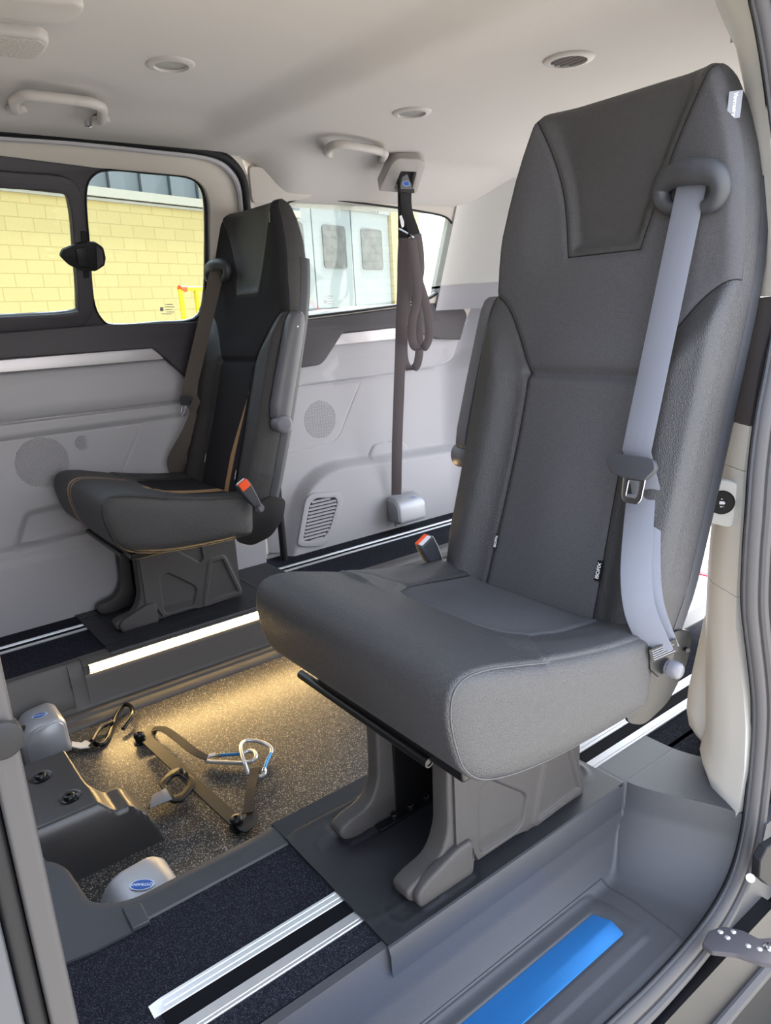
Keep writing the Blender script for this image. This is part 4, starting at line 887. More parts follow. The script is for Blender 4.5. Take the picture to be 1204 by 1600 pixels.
# ============================================================ outside: body edges, ground, building
GZ = -.62
def brickmat(name, c1, c2, mortar, bw, bh, msize, axes='XZ', rough=.8):
    m = bpy.data.materials.new(name); m.use_nodes = True; nt = m.node_tree; b = nt.nodes['Principled BSDF']; t = N(nt, 'ShaderNodeTexCoord')
    s = N(nt, 'ShaderNodeSeparateXYZ'); c = N(nt, 'ShaderNodeCombineXYZ'); nt.links.new(t.outputs['Object'], s.inputs[0])
    nt.links.new(s.outputs['XYZ'.index(axes[0])], c.inputs[0]); nt.links.new(s.outputs['XYZ'.index(axes[1])], c.inputs[1])
    k = N(nt, 'ShaderNodeTexBrick'); k.inputs['Scale'].default_value = 1; k.inputs['Brick Width'].default_value = bw; k.inputs['Row Height'].default_value = bh
    k.inputs['Mortar Size'].default_value = msize; k.inputs['Color1'].default_value = lin(c1); k.inputs['Color2'].default_value = lin(c2); k.inputs['Mortar'].default_value = lin(mortar)
    nt.links.new(c.outputs[0], k.inputs['Vector']); n = N(nt, 'ShaderNodeTexNoise'); n.inputs['Scale'].default_value = 60; nt.links.new(t.outputs['Object'], n.inputs['Vector'])
    r = N(nt, 'ShaderNodeMapRange'); r.inputs[3].default_value = .8; r.inputs[4].default_value = 1.2; nt.links.new(n.outputs[0], r.inputs[0])
    v = N(nt, 'ShaderNodeVectorMath', operation='SCALE'); nt.links.new(k.outputs['Color'], v.inputs[0]); nt.links.new(r.outputs[0], v.inputs['Scale']); nt.links.new(v.outputs[0], b.inputs['Base Color'])
    b.inputs['Roughness'].default_value = rough; return m
MT['yellowblock'] = brickmat('yellow_painted_blocks', (160, 146, 96), (164, 150, 101), (142, 128, 82), .45, .20, .007)
MT['pavers'] = brickmat('beige_paving_blocks', (168, 163, 155), (180, 175, 166), (128, 125, 118), .22, .11, .006, 'XY')
mb = MB(); mb.box((-40, -30, GZ-.1), (60, 60, GZ)); struct('ground', pymesh(mb.V, mb.F), MT['pavers'])
# black sill face with its bright lower edge, and the body side behind the door opening
mb = MB(); mb.box((-.6, .475, -.30), (1.22, .52, -.165)); sb = struct('trim_9', pymesh(mb.V, mb.F), MT['body'], bevel=0) if False else struct('trim_9', pymesh(mb.V, mb.F), MT['body'])
me = plate_mesh([tuple(p) for p in roundpoly([(1.285, -.30), (2.78, -.30), (2.78, 1.62), (1.285, 1.62)], .02, 4)], [[tuple(p) for p in rrect(2.02, 1.13, 1.10, .42, .05)]], .03, (0, .482, 0), (1, 0, 0), (0, 0, 1), .004); struct('side_panel', me, MT['body'], sb)
me = plate_mesh([tuple(p) for p in rrect(2.02, 1.13, 1.12, .44, .05)], [], .004, (0, .482, 0), (1, 0, 0), (0, 0, 1), 0); struct('window_4', me, MT['glass'])
mb = MB(); mb.loft([[(x, .470, -.290), (x, .462, -.297), (x, .462, -.312), (x, .466, -.320), (x, .480, -.322), (x, .480, -.290)] for x in (-.6, 2.7)]); struct('sill_rail', pymesh(mb.V, mb.F), MT['rubber'], sb)
mb = MB(); mb.box((-.6, .49, -.58), (2.7, 2.5, -.25)); struct('trim_10', pymesh(mb.V, mb.F), MT['trimblack'])
# check arm of the sliding door with its rivets
za = -.105; ar_ = [(1096, 1478), (1106, 1458), (1128, 1450), (1160, 1457), (1185, 1470), (1225, 1466), (1225, 1514), (1190, 1508), (1150, 1494), (1112, 1490)]
pts = [PZ(a, b, za) for a, b in ar_]; ao = empty('riveted_plate', tuple(pts[0]), 'dark steel plate with round rivets beside the black door sill', 'steel plate')
me = plate_mesh([tuple(p) for p in roundpoly([(p[0], p[1]) for p in pts], .004, 4)], [], .010, (0, 0, za), (1, 0, 0), (0, 1, 0), .002); link('arm_plate', me, MT['trimdark'], ao)
for px, py in ((1125, 1452), (1145, 1452), (1136, 1461), (1168, 1474), (1186, 1479)):
    p = PZ(px, py+4, za+.005); mb = MB(); mb.lathe(p, (0, 0, 1), [(0, -.002), (.0045, -.002), (.0045, .0005), (.003, .0016), (0, .0018)], 16); mb.obj('rivet', MT['alu'], ao, 50)
p = PZ(1202, 1480, za+.005); mb = MB(); mb.lathe(p, (0, 0, 1), [(0, -.002), (.010, -.002), (.010, .001), (.007, .003), (0, .003)], 20); mb.obj('pivot', MT['chrome'], ao, 50)
# bracket and roller at the foot of the pillar
br = empty('door_bracket', tuple(PY(1190, 1380, .44)), 'grey metal bracket at the foot of the door pillar', 'bracket')
mb = MB(); mb.prism([PY(a, b, .462) for a, b in ((1186, 1372), (1188, 1345), (1198, 1325), (1222, 1310), (1222, 1384), (1200, 1384))], (0, .015, 0)); mb.obj('bracket_plate', MT['trimblack'], br, bevel=.002)
mb = MB(); mb.cyl(PY(1172, 1372, .455), PY(1172, 1372, .47), .007, 16); mb.obj('roller', MT['chrome'], br)
# left door post, close to the camera
def post(name, x0, x1, y0, y1, m, parent=None):
    o = MB(); q = roundpoly([(x0, y0), (x1, y0), (x1, y1), (x0, y1)], .005, 4); o.loft([[(p[0], p[1], z) for p in q] for z in (-.45, 1.6)]); return struct(name, pymesh(o.V, o.F), m, parent, 40)
lp = post('trim_11', .0335, .0495, .44, .478, MT['bodygrey2'] if 'bodygrey2' in MT else MT['rubber'])
post('post_seal', .020, .033, .445, .475, MT['trimblack'], lp); post('post_body', -.12, .0195, .44, .480, MT['bodygrey'], lp)
mb = MB(); c0 = PY(4, 1158, .437); mb.lathe(c0, (0, -1, 0), [(0, -.012), (.0115, -.012), (.0115, .001), (.009, .003), (0, .0035)], 28); struct('buffer', pymesh(mb.V, mb.F), MT['trimblack'], lp, 50)
# ramp behind the lower floor, red edge
rm = empty('access_ramp', (2.02, 1.6, -.17), 'pale ramp panel with a red end strip at the open rear', 'ramp')
mb = MB(); mb.box((2.025, 1.12, -.182), (2.70, 2.05, -.164)); mb.obj('ramp_panel', MT['ramp'], rm, bevel=.003)
mb = MB(); mb.box((2.702, 1.12, -.182), (2.735, 2.05, -.160)); mb.obj('red_edge', MT['red'], rm, bevel=.002)
# ---- the building beyond
dB = np.array([math.cos(math.radians(18.4)), math.sin(math.radians(18.4)), 0]); nB = np.array([-dB[1], dB[0], 0])
r0 = ray(230, 400); r0 = r0*np.array([1, 1, 0]); PB = np.array([0, 0, 0])+r0/np.linalg.norm(r0)*14.
def BP(px, py, d=0.): p = PL(px, py, PB-nB*d, nB)-PB; return p.dot(dB), p[2]
Mb = Matrix([[dB[0], nB[0], 0, PB[0]], [dB[1], nB[1], 0, PB[1]], [0, 0, 1, 0], [0, 0, 0, 1]])
bld = empty('warehouse_building', (PB[0], PB[1], GZ), 'yellow block warehouse with white folding doors seen through the windows', 'building')
def bpart(name, boxes, m, parent=None, holes=None):
    mb = MB()
    for b in boxes: mb.box(*b)
    me = pymesh(mb.V, mb.F); o = link(name, me, m, None, 30); o.matrix_world = Mb; bpy.context.view_layer.update(); pr = parent or bld
    o.parent = pr; o.matrix_parent_inverse = pr.matrix_world.inverted(); return o
sL, zc = BP(230, 322); sD = BP(470, 400)[0]; sE = BP(612, 400)[0]; sEnd = BP(655, 400)[0]; zc2 = BP(230, 312)[1]
bpart('block_wall', [((-14, 0, GZ), (sD, .3, zc))], MT['yellowblock'])
bpart('cornice', [((-14, -.06, zc), (sD, .3, zc+.04)), ((-14, -.10, zc+.06), (sD, .3, zc+.20))], mat('pale_cornice', (140, 138, 128), .7))
bpart('cladding', [((-14+i*.32, .05 if i % 2 else .0, zc+.2), (-14+i*.32+(.30), .3, zc+2.2)) for i in range(int((sD+14)/.32)+1)], mat('grey_ribbed_cladding', (84, 92, 98), .5, .2))
zd = BP(560, 330)[1]
MT['gdoor'] = mat('white_door_panel', (128, 134, 135), .55)
js = [BP(x, 400)[0] for x in (430, 493, 553.5, 611)]
m_dark = mat('dark_door_joint', (60, 64, 68), .7); m_win = mat('door_window_painted_reflection', (66, 68, 68), .25, .0, None, .5, (3.5, .35))  # window mottling paints reflected trees into the pane colour
bpart('door_surround', [((js[0]-.3, .12, GZ), (js[3]+.05, .3, zd+2.))], m_dark)
for i in range(3):
    bpart('door_leaf', [((js[i]+.02, .05, GZ+.03), (js[i+1]-.02, .14, zd))], MT['gdoor'])
for (a, b_, t, bt) in ((504, 540, 350, 419), (565, 597, 356, 421), (452, 474, 345, 417)):
    s0, z1 = BP(a, t); s1, _ = BP(b_, t); _, z0 = BP((a+b_)/2, bt); me = plate_mesh([tuple(p) for p in rrect((s0+s1)/2, (z0+z1)/2, s1-s0, z1-z0, .10)], [], .03, (0, .04, 0), (1, 0, 0), (0, 0, 1), .0)
    o = link('door_window', me, m_win, None, 30); o.matrix_world = Mb; bpy.context.view_layer.update(); o.parent = bld; o.matrix_parent_inverse = bld.matrix_world.inverted()
bpart('door_header', [((js[0]-.3, .0, zd), (js[3]+.05, .3, zd+.45))]+[((js[0]-.3+i*.12, -.03, zd+.02), (js[0]-.3+i*.12+.06, 0, zd+.40)) for i in range(int((js[3]-js[0])/.12))], mat('pale_louvred_header', (118, 123, 123), .6))
bpart('yellow_pilaster', [((sE+.02, -.02, GZ), (sEnd, .3, zc+2.2))], MT['yellowblock'])
# yellow safety barrier in the yard
yb_ = PL(296, 470, r0/np.linalg.norm(r0)*10, nB); bo = empty('safety_barrier', (yb_[0], yb_[1], GZ), 'bright yellow tubular barrier in front of the block wall', 'barrier')
def YB(px, py): return PL(px, py, r0/np.linalg.norm(r0)*10, nB)
for px in (282, 306, 322):
    a = YB(px, 452); mb = MB(); mb.cyl((a[0], a[1], GZ), a, .036, 16); mb.obj('upright', MT['yellowp'], bo)
for q0, q1 in ((284, 306), (306, 322)):
    mb = MB(); mb.cyl(YB(q0, 451), YB(q1, 451), .034, 16); mb.obj('top_rail', MT['yellowp'], bo)
mb = MB(); mb.lathe(YB(285, 451), dB, [(0, -.05), (.045, -.05), (.045, .05), (0, .05)], 16); mb.obj('orange_clamp', MT['orange'], bo)
# distant hedge past the building's corner
rngh = random.Random(3); mb = MB(); h0 = PL(640, 440, r0/np.linalg.norm(r0)*34, nB)
for i in range(260):
    a = rngh.uniform(0, 9); hh = 2.0+.35*math.sin(a*2.1)+.2*math.sin(a*5.3); z = rngh.uniform(GZ, GZ+hh); c = np.array([h0[0], h0[1], 0])+dB*a+nB*rngh.uniform(-.5, .5)+np.array([0, 0, z]); r = rngh.uniform(.22, .42)
    rg = [[c+np.array([math.cos(t)*r*q, math.sin(t)*r*q, zz]) for t in np.linspace(0, 2*math.pi, 8)[:-1]] for q, zz in ((.3, -r), (.9, -r*.5), (1, .1*r), (.6, .75*r), (.1, r))]
    mb.loft(rg)
tag(mb.obj('hedge', mat('pale_green_foliage', (112, 130, 98), .9, 0, (14, .05)), None, 0), 'distant green hedge past the corner of the yellow building', 'hedge', kind='stuff')
# ============================================================ fittings on the ceiling
def ring_light(px, py, R, label, name='ceiling_light', cat='ceiling light', group='round fittings on the headliner', vent=False):
    c = PC(px, py); ro = empty(name, tuple(c), label, cat, group)
    mb = MB(); mb.lathe(c, (0, 0, -1), [(R*.70, -.004), (R*.70, .005), (R*.72, .0065), (R*.80, .006), (R*.96, .0035), (R, .001), (R, -.006)], 48); mb.obj('rim', MT['trimgrey2'], ro, 50)
    if not vent:
        mb = MB(); mb.lathe(c, (0, 0, -1), [(0, -.004), (R*.70, -.004), (R*.70, .0008), (R*.64, .0012), (0, .002)], 48); mb.obj('lens', MT['lens'], ro, 50)
    else:
        mb = MB(); mb.lathe(c, (0, 0, -1), [(0, -.004), (R*.72, -.004), (R*.72, .0005), (0, .0005)], 48); mb.obj('backing', MT['lens'], ro, 50)
        for k in range(5):
            x = (-.56+.28*k)*R; hw = math.sqrt(max(0, (R*.71)**2-x*x))
            mb = MB(); mb.prism([c+np.array([x-.002, -hw, -.0005]), c+np.array([x+.0015, -hw, -.0045]), c+np.array([x+.0035, -hw, -.004]), c+np.array([x+.0005, -hw, -.0005])], (0, 2*hw, 0)); mb.obj('louvre', MT['knob'], ro, 0)
    return ro
MT['trimgrey2'] = mat('warm_grey_trim', (176, 171, 167), .55, bump=(700, .0002), spec=.3); MT['lens'] = mat('grey_lens', (140, 137, 134), .5, spec=.4)
ring_light(267, 100, .052, 'round ceiling disc nearest the sliding side window')
ring_light(643, 175, .053, 'round ceiling disc above the hanging belt')
ring_light(888, 92, .056, 'round slatted vent in the ceiling by the near headrest', 'ceiling_vent', 'ceiling vent', None, True)
def handle(P, hinges, label):
    P3 = [PC(a, b, -.028) for a, b in P]; e0, e1 = PC(*hinges[0], .004), PC(*hinges[1], .004)
    ho = empty('grab_handle', tuple(e0), label, 'grab handle', 'grab handles above the far windows')
    pth = smoothpath([e0]+P3+[e1], 6); rg = []
    mb = MB(); mb.tube(pth, [.0125]*len(pth), 12); mb.obj('grip', MT['trimgrey2'], ho, 60)
    for e in (e0, e1):
        mb = MB(); mb.lathe(e, (0, 0, -1), [(0, -.006), (.022, -.006), (.022, .004), (.017, .008), (0, .008)], 24); mb.obj('mount', MT['trimgrey2'], ho, 50)
    mb = MB(); c = e1+np.array([-.035, .0, -.016]); mb.lathe(c, (0, 0, -1), [(0, -.01), (.009, -.01), (.009, .002), (0, .004)], 16); mb.obj('coat_hook', MT['chrome'], ho, 50)
handle([(22, 158), (34, 149), (60, 150), (105, 155), (145, 161), (160, 170)], [(26, 172), (158, 188)], 'pale grab handle above the sliding side window')
handle([(511, 236), (519, 228), (535, 226), (565, 230), (592, 236), (601, 241)], [(516, 242), (594, 252)], 'pale grab handle beside the hanging belt anchor')
# two consoles at the top left
def console(pts, label, grille):
    P = [PC(a, b) for a, b in pts]; zt = np.mean([p[2] for p in P]); o = empty('ceiling_console', tuple(P[0]), label, 'console')
    me = plate_mesh([tuple(p) for p in roundpoly([(p[0], p[1]) for p in P], .02, 5)], [], .03, (0, 0, zt-.004), (1, 0, 0), (0, 1, 0), .008); link('housing', me, MT['trimgrey2'], o)
    if grille:
        c = np.mean(P, axis=0); q = [(c[0]+(p[0]-c[0])*.82, c[1]+(p[1]-c[1])*.82) for p in P]
        me = plate_mesh([tuple(p) for p in roundpoly(q, .015, 5)], [], .004, (0, 0, zt-.019), (1, 0, 0), (0, 1, 0), .001); link('perforated_cover', me, mat('perforated_grey', (168, 162, 156), .7, 0, (180, .002, 'voronoi')), o)
console([(-70, -30), (128, -12), (130, 4), (96, 22), (-70, 2)], 'large pale housing at the ceiling edge, uppermost left', False)
console([(-40, 30), (66, 42), (76, 52), (66, 70), (48, 79), (-40, 68)], 'small pale ceiling housing with a perforated cover', True)
P = [PC(a, b) for a, b in ((682, 328), (704, 314), (748, 311), (735, 318), (702, 334))]
me = plate_mesh([(p[0], p[1]) for p in P], [], .012, (0, 0, np.mean([p[2] for p in P])), (1, 0, 0), (0, 1, 0), .003); tag(link('ceiling_flap', me, MT['trimgrey2']), 'small pale cover above the corner of the rear side window', 'cover')
# ============================================================ the hanging shoulder belt
def logo(c, U, V, a, b, parent, txt=True):
    """blue oval badge with a pale rim and lettering"""
    U = np.array(U, float); V = np.array(V, float); U /= np.linalg.norm(U); V -= U*U.dot(V); V /= np.linalg.norm(V); W_ = np.cross(U, V); c = np.array(c)
    el = lambda k: [(a*k*math.cos(t), b*k*math.sin(t)) for t in np.linspace(0, 2*math.pi, 33)[:-1]]
    o = link('badge', plate_mesh(el(1), [], .0008, c, U, V), MT['logowhite'], parent, 30)
    link('badge_oval', plate_mesh(el(.88), [], .0008, c+W_*.0004, U, V), MT['logoblue'], o, 30)
    if txt: link('badge_lettering', text_mesh("Q'STRAINT", a*.36, c+W_*.001, U, V, .0002, bold=.0002), MT['logowhite'], o, 0)
ap = [PC(a, b) for a, b in ((592, 298), (612, 256), (620, 249), (658, 250), (666, 260), (652, 302))]
ah = [PC(a, b) for a, b in ((613, 296), (626, 268), (650, 269), (641, 300))]
zt = float(np.mean([p[2] for p in ap])); sb_ = empty('shoulder_belt', tuple(PC(632, 280)), 'brown webbing belt hanging in loops from the ceiling to the wall reel', 'belt')
def PCz(px, py, z): return PZ(px, py, z)
nv = np.array([.30, .52, .80]); nv /= np.linalg.norm(nv); Cp = PC(638, 262, -.045); Uu = np.cross(nv, [0, 0, 1.]); Uu /= np.linalg.norm(Uu); Vv = np.cross(nv, Uu); Uu, Vv = -Vv, Uu
Wn = np.cross(Uu, Vv); sg_ = 1 if Wn.dot(nv) > 0 else -1
def ap2(L): return [((PL(a, b, Cp, nv)-Cp).dot(Uu), (PL(a, b, Cp, nv)-Cp).dot(Vv)) for a, b in L]
oA = [tuple(p) for p in roundpoly(ap2([(591, 299), (612, 256), (621, 248), (657, 250), (666, 259), (651, 303)]), [.01, .02, .012, .012, .012, .01], 4)]
oH = [tuple(p) for p in roundpoly(ap2([(615, 296), (626, 268), (650, 269), (642, 300)]), .006, 4)]
me = plate_mesh(oA, [oH], .012, Cp+nv*.006, Uu, Vv, .003); link('ceiling_plate', me, MT['trimgrey2'], sb_)
me = plate_mesh(oA, [oH], .04, Cp+nv*.032, Uu, Vv, 0); link('plate_body', me, MT['trimgrey2'], sb_)
me = plate_mesh(oH, [], .004, Cp+nv*.030, Uu, Vv); link('recess', me, MT['rubber'], sb_)
def yb2(py): return np.interp(py, [270, 300, 330, 780], [2.08, 2.11, 2.19, 2.475])
def hang(L, w_, m, name, wd=(.86, -.5, 0), dy=0.):
    mb = MB(); mb.strap(smoothpath([PY(a, b, yb2(b)+dy) for a, b in L], 6), wd, w_, .0016); return mb.obj(name, m, sb_, 50)
hang([(619, 773), (620, 700), (622, 640), (625, 560), (627, 500), (629, 450), (630, 400), (632, 372)], .045, MT['webblk'], 'long_webbing')
hang([(630, 272), (630, 300), (630, 340), (630, 366), (630, 400)], .040, MT['webblack'], 'upper_webbing', dy=.012)
hang([(634, 292), (634, 318), (637, 336), (644, 356), (650, 372)], .040, MT['webblack'], 'stitched_webbing', dy=-.012)
hang([(651, 366), (655, 395), (656, 422), (654, 438), (659, 455), (665, 476), (669, 498), (670, 525), (664, 541), (655, 546), (646, 539), (643, 520), (645, 495), (651, 470), (652, 445), (648, 410), (643, 375)], .034, MT['webblk'], 'folded_loop', dy=-.05)
hang([(638, 372), (639, 410), (637, 450), (632, 500), (630, 545), (633, 568), (642, 577), (651, 570), (655, 548), (654, 520), (650, 480), (645, 440), (643, 400), (643, 375)], .034, MT['webblk'], 'long_loop', dy=.0)
tb = MB(); q = [PY(a, b, 2.065) for a, b in ((629, 276), (636, 272), (643, 290), (643, 295), (626, 295), (626, 288))]; tb.prism(q, (0, .006, 0)); tt = tb.obj('belt_tab', MT['armgrey'], sb_, bevel=.001)
logo(PY(634.5, 287, 2.063), (1, 0, 0), (0, 0, 1), .016, .0085, tt, False)
tb = MB(); tb.box(tuple(PY(625, 300, 2.085)), tuple(PY(644, 296, 2.095)+np.array([0, .0, 0]))); tb.obj('buckle_bar', MT['steelblk'], sb_)
tb = MB(); tb.tube([PY(623, 357, 2.15), PY(634, 363, 2.145), PY(646, 371, 2.15)], .003, 8); tb.obj('pale_cord', MT['logowhite'], sb_, 50)
tb = MB(); tb.prism([PY(a, b, 2.175) for a, b in ((624, 338), (627, 336), (631, 346), (631, 354), (628, 356), (626, 350))], (0, .001, 0)); tb.obj('sewn_label', MT['white'], sb_, 0)
tb = MB(); tb.lathe(PY(638, 368, 2.15), (0, -1, 0), [(0, 0), (.008, 0), (.008, .01), (.005, .014), (0, .014)], 16); tb.obj('stud', MT['steelblk'], sb_, 50)
# ============================================================ tie-down gear
def reel(origin, ax, ay, az, size, prof, label, lg, extra=None):
    """silver-cased webbing reel: profile in (ax,az), pushed along ay"""
    o = empty('belt_reel', tuple(origin), label, 'belt reel', 'silver belt reels'); O = np.array(origin, float); ax, ay, az = (np.array(a, float) for a in (ax, ay, az)); d = size
    rp = roundpoly(prof[0], prof[1], 6); rg = []
    c = np.mean(rp, axis=0)
    for y, k in ((0, .90), (.004, .965), (.012, 1), (d-.012, 1), (d-.004, .965), (d, .90)): rg.append([O+ax*(c[0]+(p[0]-c[0])*k)+az*max(0, c[1]+(p[1]-c[1])*k)+ay*y for p in rp])
    mb = MB(); mb.loft(rg); b = mb.obj('case', MT['cast'], o, 50)
    # raised front cheek
    mb = MB(); mb.loft([[O+ax*(c[0]+(p[0]-c[0])*k)+az*max(.002, c[1]+(p[1]-c[1])*k)-ay*y for p in rp] for y, k in ((-.004, .86), (.003, .86), (.005, .83))]); mb.obj('cheek', MT['cast'], o, 50)
    mb = MB(); mb.loft([[O+ax*(c[0]+(p[0]-c[0])*1.03)+az*z+ay*y for p in ((prof[0][0][0], 0), (prof[0][-1][0], 0))] for z, y in ((0, -.004), (0, d+.004), (.008, d+.004), (.008, -.004))]) if False else None
    lc, lu, lv, la, lb = lg; logo(O+ax*lc[0]+ay*lc[1]+az*lc[2], lu, lv, la, lb, o)
    return o
r1 = reel((.222, 1.955, -.170), (1, 0, 0), (0, 1, 0), (0, 0, 1), .12, ([(0, 0), (0, .062), (.030, .106), (.100, .112), (.118, .095), (.121, 0)], [.004, .02, .03, .022, .012, .004]),
          'silver belt reel on the lower floor below the strip light end', ((.064, .052, .1108), (.9, -.35, .08), (.35, .9, 0), .020, .0135))
mb = MB(); mb.lathe((.238, 2.005, -.085), (-.7, 0, .7), [(0, -.01), (.014, -.01), (.016, -.002), (.015, .003), (0, .004)], 24); mb.obj('slot_plug', MT['plastic'], r1, 50)
r2 = reel((.205, 1.135, -.170), (1, 0, 0), (0, 1, 0), (0, 0, 1), .125, ([(0, 0), (0, .060), (.034, .118), (.115, .124), (.140, .105), (.145, 0)], [.004, .03, .04, .022, .012, .004]),
          'silver belt reel tucked behind the edging of the near carpet', ((.075, .055, .1228), (-.75, .66, -.04), (-.66, -.75, 0), .024, .0135))
wz = PY(600, 815, 2.50); w1 = PY(646, 806, 2.50)
r3 = reel((1.885, 2.502, .040), (0, -1, 0), (1, 0, 0), (0, 0, 1), .150, ([(0, 0), (0, .118), (.045, .118), (.088, .088), (.092, .012), (.080, 0)], [.003, .01, .03, .03, .01, .008]),
          'silver belt reel fixed low on the far wall under the hanging belt', ((.058, .098, .1045), (1, 0, 0), (0, -.80, .60), .026, .012))
for o_, n_ in ((r1, 'a'), (r2, 'b'), (r3, 'c')): o_['group'] = 'silver belt reels'
tb = MB(); tb.cyl((1.91, 2.47, .040), (1.91, 2.47, .022), .012, 16); tb.obj('foot', MT['cast'], r3)
# hook of the far reel
zf = -.158
tb = MB(); tb.prism([PZ(a, b, -.160) for a, b in ((112, 1160), (128, 1162), (134, 1158), (142, 1162), (140, 1169), (126, 1171), (112, 1168))], (0, 0, .004)); tb.obj('white_tab', MT['white'], r1, bevel=.001)
tb = MB(); tb.strap([PZ(138, 1166, -.158), PZ(146, 1158, -.150), PZ(154, 1150, -.146)], (1, 1, 0), .03, .003); tb.obj('hook_webbing', MT['webblack'], r1)
hk = [(192, 1139), (199, 1129), (206, 1118), (206, 1107), (200, 1101), (193, 1102), (186, 1111), (179, 1124), (173, 1140), (168, 1154), (160, 1163), (150, 1163), (143, 1156)]
tb = MB(); tb.tube(smoothpath([PZ(a, b, -.152+.012*math.sin(i*.5)) for i, (a, b) in enumerate(hk)], 6), .0062, 12); tb.obj('snap_hook', MT['steelblk2'] if 'steelblk2' in MT else MT['steelblk'], r1, 60)
tb = MB(); tb.tube(smoothpath([PZ(a, b, -.150) for a, b in ((144, 1158), (150, 1147), (158, 1137), (170, 1131), (177, 1128))], 6), .0055, 12); tb.obj('hook_shank', MT['steelblk'], r1, 60)
# ---- spreader bar with straps
zb_ = -.148; sbar = empty('spreader_bar', tuple(PZ(300, 1222, -.17)), 'black steel spreader bar lying across the speckled floor', 'spreader bar')
e0, e1 = PZ(231, 1158, zb_), PZ(369, 1286, zb_); dd = (e1-e0)/np.linalg.norm(e1-e0); sd = np.array([-dd[1], dd[0], 0])
mb = MB(); mb.prism([e0-sd*.0165, e1-sd*.0165, e1+sd*.0165, e0+sd*.0165], (0, 0, .005)); mb.obj('flat_bar', MT['barblk'] if 'barblk' in MT else MT['steelblk'], sbar, bevel=.0015)
for px, py, lug in ((219, 1156, [(222, 1150), (230, 1133), (240, 1131), (246, 1139), (240, 1152), (230, 1160)]), (371, 1290, [(372, 1295), (366, 1284), (385, 1266), (398, 1262), (405, 1272), (396, 1290), (384, 1300)])):
    c = PZ(px, py, zb_-.014); mb = MB(); mb.lathe(c, (-.12, -.10, 1), [(0, -.008), (.019, -.008), (.019, -.002), (.013, -.001), (.013, .012), (.015, .013), (.015, .020), (.011, .026), (.004, .027), (.004, .023), (0, .023)], 24); mb.obj('end_bolt', MT['steelblk'], sbar, 50)
    me = plate_mesh([tuple(p) for p in roundpoly([tuple(PZ(a, b, zb_)[:2]) for a, b in lug], .008, 4)], [], .005, (0, 0, zb_-.004), (1, 0, 0), (0, 1, 0), .001); link('lug', me, MT['barblk'] if 'barblk' in MT else MT['steelblk'], sbar)
rc = [(250, 1228), (266, 1210), (280, 1205), (303, 1221), (302, 1234), (284, 1255), (268, 1256), (256, 1240)]
ringp = [PZ(a, b, zb_) for a, b in rc]; cc = np.mean(ringp, axis=0); ro_ = [tuple(p) for p in roundpoly([((cc+(p-cc)*1.06)[0], (cc+(p-cc)*1.06)[1]) for p in ringp], .008, 3)]; ri_ = [tuple(p) for p in roundpoly([((cc+(p-cc)*.66)[0], (cc+(p-cc)*.66)[1]) for p in ringp], .008, 3)]
me = plate_mesh(ro_, [ri_], .008, (0, 0, zb_+.006), (1, 0, 0), (0, 1, 0), .002); rg_ = link('ring', me, MT['steelblk'], sbar)
for px, py in ((283, 1203), (291, 1209)):
    mb = MB(); mb.lathe(PZ(px, py, zb_+.01), (0, 0, 1), [(0, -.004), (.005, -.004), (.005, .004), (.003, .005), (0, .003)], 16); mb.obj('screw', MT['plastic'], rg_, 50)
def flat(L, z, w_, m, name, parent, wd=None, th=.0022):
    P = smoothpath([PZ(a, b, zz) for (a, b), zz in zip(L, z)], 6); mb = MB()
    wd2 = []
    for i in range(len(P)): t = P[min(i+1, len(P)-1)]-P[max(i-1, 0)]; wd2.append(np.cross(t, [0, 0, 1]))
    mb.strap(P, wd2, w_, th); return mb.obj(name, m, parent, 50)
flat([(268, 1238), (254, 1244), (246, 1248), (236, 1253)], [-.138, -.14, -.148, -.156], .056, MT['webblack'], 'pull_strap', sbar)
flat([(264, 1240), (252, 1245), (236, 1252.5)], [-.1360, -.1370, -.1450], .052, MT['labelgrey'], 'strap_label', sbar, th=.0012)
flat([(238, 1140), (248, 1138), (259, 1141), (279, 1155), (300, 1172), (314, 1180), (324, 1184)], [-.146, -.142, -.14, -.135, -.135, -.142, -.15], .024, MT['webblack'], 'long_strap', sbar)
flat([(398, 1200), (396, 1212), (392, 1230), (389, 1250), (387, 1270)], [-.148, -.145, -.14, -.142, -.146], .024, MT['webblack'], 'short_strap', sbar)
def carabiner(body, gate, gz, label):
    P = [PZ(a, b, z) for a, b, z in body]; o = empty('carabiner', tuple(P[0]), label, 'carabiner', 'aluminium carabiners')
    mb = MB(); mb.tube(smoothpath(P, 6), .0052, 12); mb.obj('body', MT['alu'], o, 60)
    mb = MB(); mb.tube([PZ(a, b, gz) for a, b in gate], .0044, 12); g_ = mb.obj('gate', MT['blue'], o, 60)
    mb = MB(); a_, b_ = PZ(*gate[-1], gz), PZ(*gate[-2], gz); mb.tube([a_, a_+(a_-b_)/np.linalg.norm(a_-b_)*.012], .0058, 12); mb.obj('gate_nose', MT['chrome'], o, 60)
Zc = -.155
carabiner([(337, 1179, Zc), (328, 1181, Zc), (321, 1186, Zc), (326, 1190, Zc), (345, 1191, Zc), (370, 1192, Zc), (388, 1191, -.150), (397, 1187, -.146), (400, 1181, -.144), (397, 1175, -.145), (390, 1173, -.148), (384, 1175, -.15), (379, 1178, -.153)], [(376, 1178), (360, 1179), (345, 1180)], -.153, 'silver carabiner with blue gate lying level on the speckled floor')
carabiner([(389, 1211, Zc), (386, 1205, -.15), (382, 1193, -.138), (378, 1180, -.134), (376, 1168, -.136), (379, 1160, -.14), (388, 1157, -.143), (402, 1158, -.146), (416, 1163, -.148), (424, 1170, -.15), (423, 1178, -.15)], [(423, 1177), (416, 1192), (413, 1202)], -.15, 'silver carabiner with blue gate hooked upright through the other one')
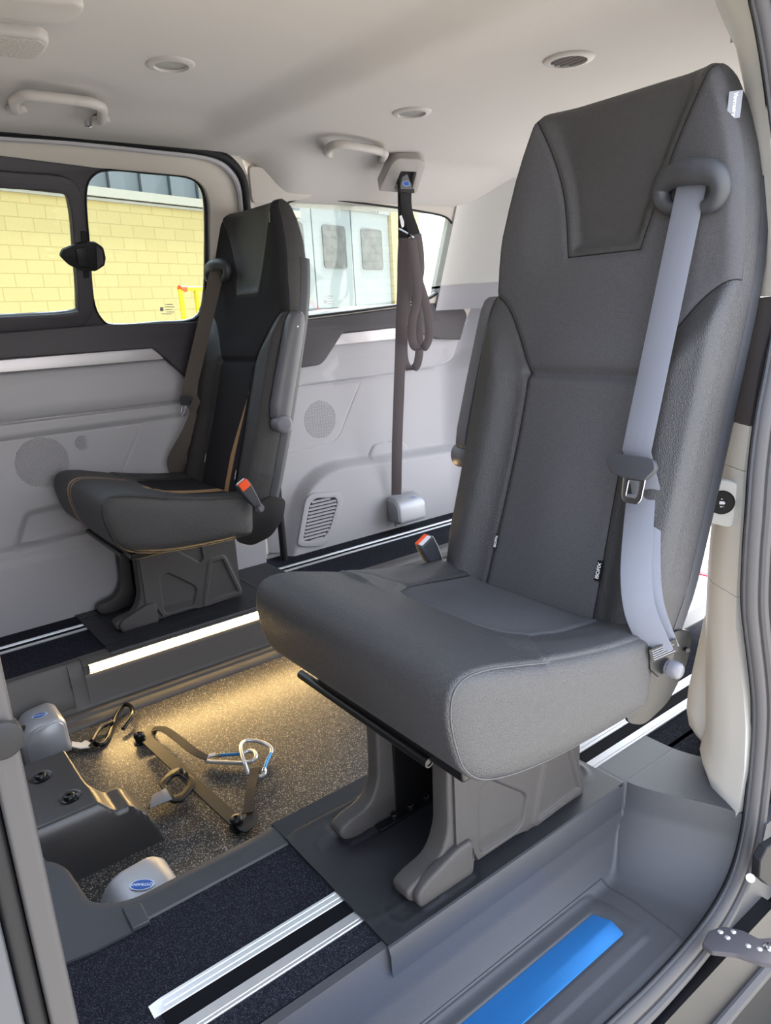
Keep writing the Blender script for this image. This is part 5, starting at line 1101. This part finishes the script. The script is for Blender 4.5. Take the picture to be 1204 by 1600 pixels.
tb = MB(); tb.tube(smoothpath([PZ(414, 1203, -.15), PZ(412, 1211, Zc), PZ(404, 1213, Zc), PZ(395, 1210, Zc), PZ(389, 1211, Zc)], 5), .0052, 12); o_ = [o for o in bpy.data.objects if o.name.startswith('carabiner')][-1]; tb.obj('lower_bow', MT['alu'], o_, 60)
# ---- moulded bracket cover with two bolts
hm = empty('bracket_cover', (.26, 1.56, -.17), 'dark moulded bracket cover with two bolts on the lower floor', 'bracket cover')
def hz(X, Y):
    top = -.030-.004*sst(Y, 1.5, 1.8); yf = Y-1.438
    z = -.17+(top+.17)*(1-(1-np.clip(yf/.034, 0, 1))**2.6)
    # right shoulder: the low extension runs to x=.40 in front, the tall part ends at x=.305
    x1 = .300+.0*Y; xl = .405-.02*sst(Y, 1.5, 1.6)
    fall = sst(X, x1-.018, x1+.022); low = -.060-.055*sst(X, .34, .40); lowY = 1-sst(Y, 1.535, 1.60)
    z2 = -.17+(low+.17)*lowY; z = np.minimum(z, top*(1-fall)+np.maximum(z2, -.17)*fall+0)
    z = np.where(X > .37, np.minimum(z, -.17+(z+.17)*(1-np.clip((X-.37)/.035, 0, 1)**2.5)), z)
    z = z*1.0+0; z = -.17+(z+.17)*(1-sst(Y, 1.735, 1.765))
    for bx, by in ((.213, 1.655), (.243, 1.530)): r = np.hypot(X-bx, Y-by); z = z-.006*(1-sst(r, .018, .026))
    return np.where(z < -.166, -.1715, z)
me = relief(grid(.06, .406, .003), grid(1.438, 1.77, .003), lambda U, V: hz(U, V), lambda U, V, H: np.column_stack([U, V, H]), 0, -.174)
link('moulded_shell', me, MT['covergrey'], hm, 60)
for bx, by in ((.213, 1.655), (.243, 1.530)):
    mb = MB(); mb.lathe((bx, by, -.037), (0, 0, 1), [(0, 0), (.0165, 0), (.0165, .003), (.012, .004), (.012, .011), (.010, .013), (.005, .013), (.005, .009), (0, .009)], 24); mb.obj('bolt', MT['steelblk'], hm, 50)
# clip on the edging of the well, and the pocket at its corner
mb = MB(); mb.loft([[p+np.array([0, 0, 0]) for p in (PZ(a, b, .012), PZ(a, b, -.0))] for a, b in ((190, 1418), (222, 1410))]) if False else None
q = [PZ(a, b, .010) for a, b in ((190, 1418), (220, 1409), (234, 1437), (206, 1451))]; mb = MB(); mb.prism(q, (0, 0, -.009)); tag(mb.obj('edge_clip', MT['plastic'], bevel=.002), 'small dark plastic clip on the well edging beside the silver reel', 'clip')
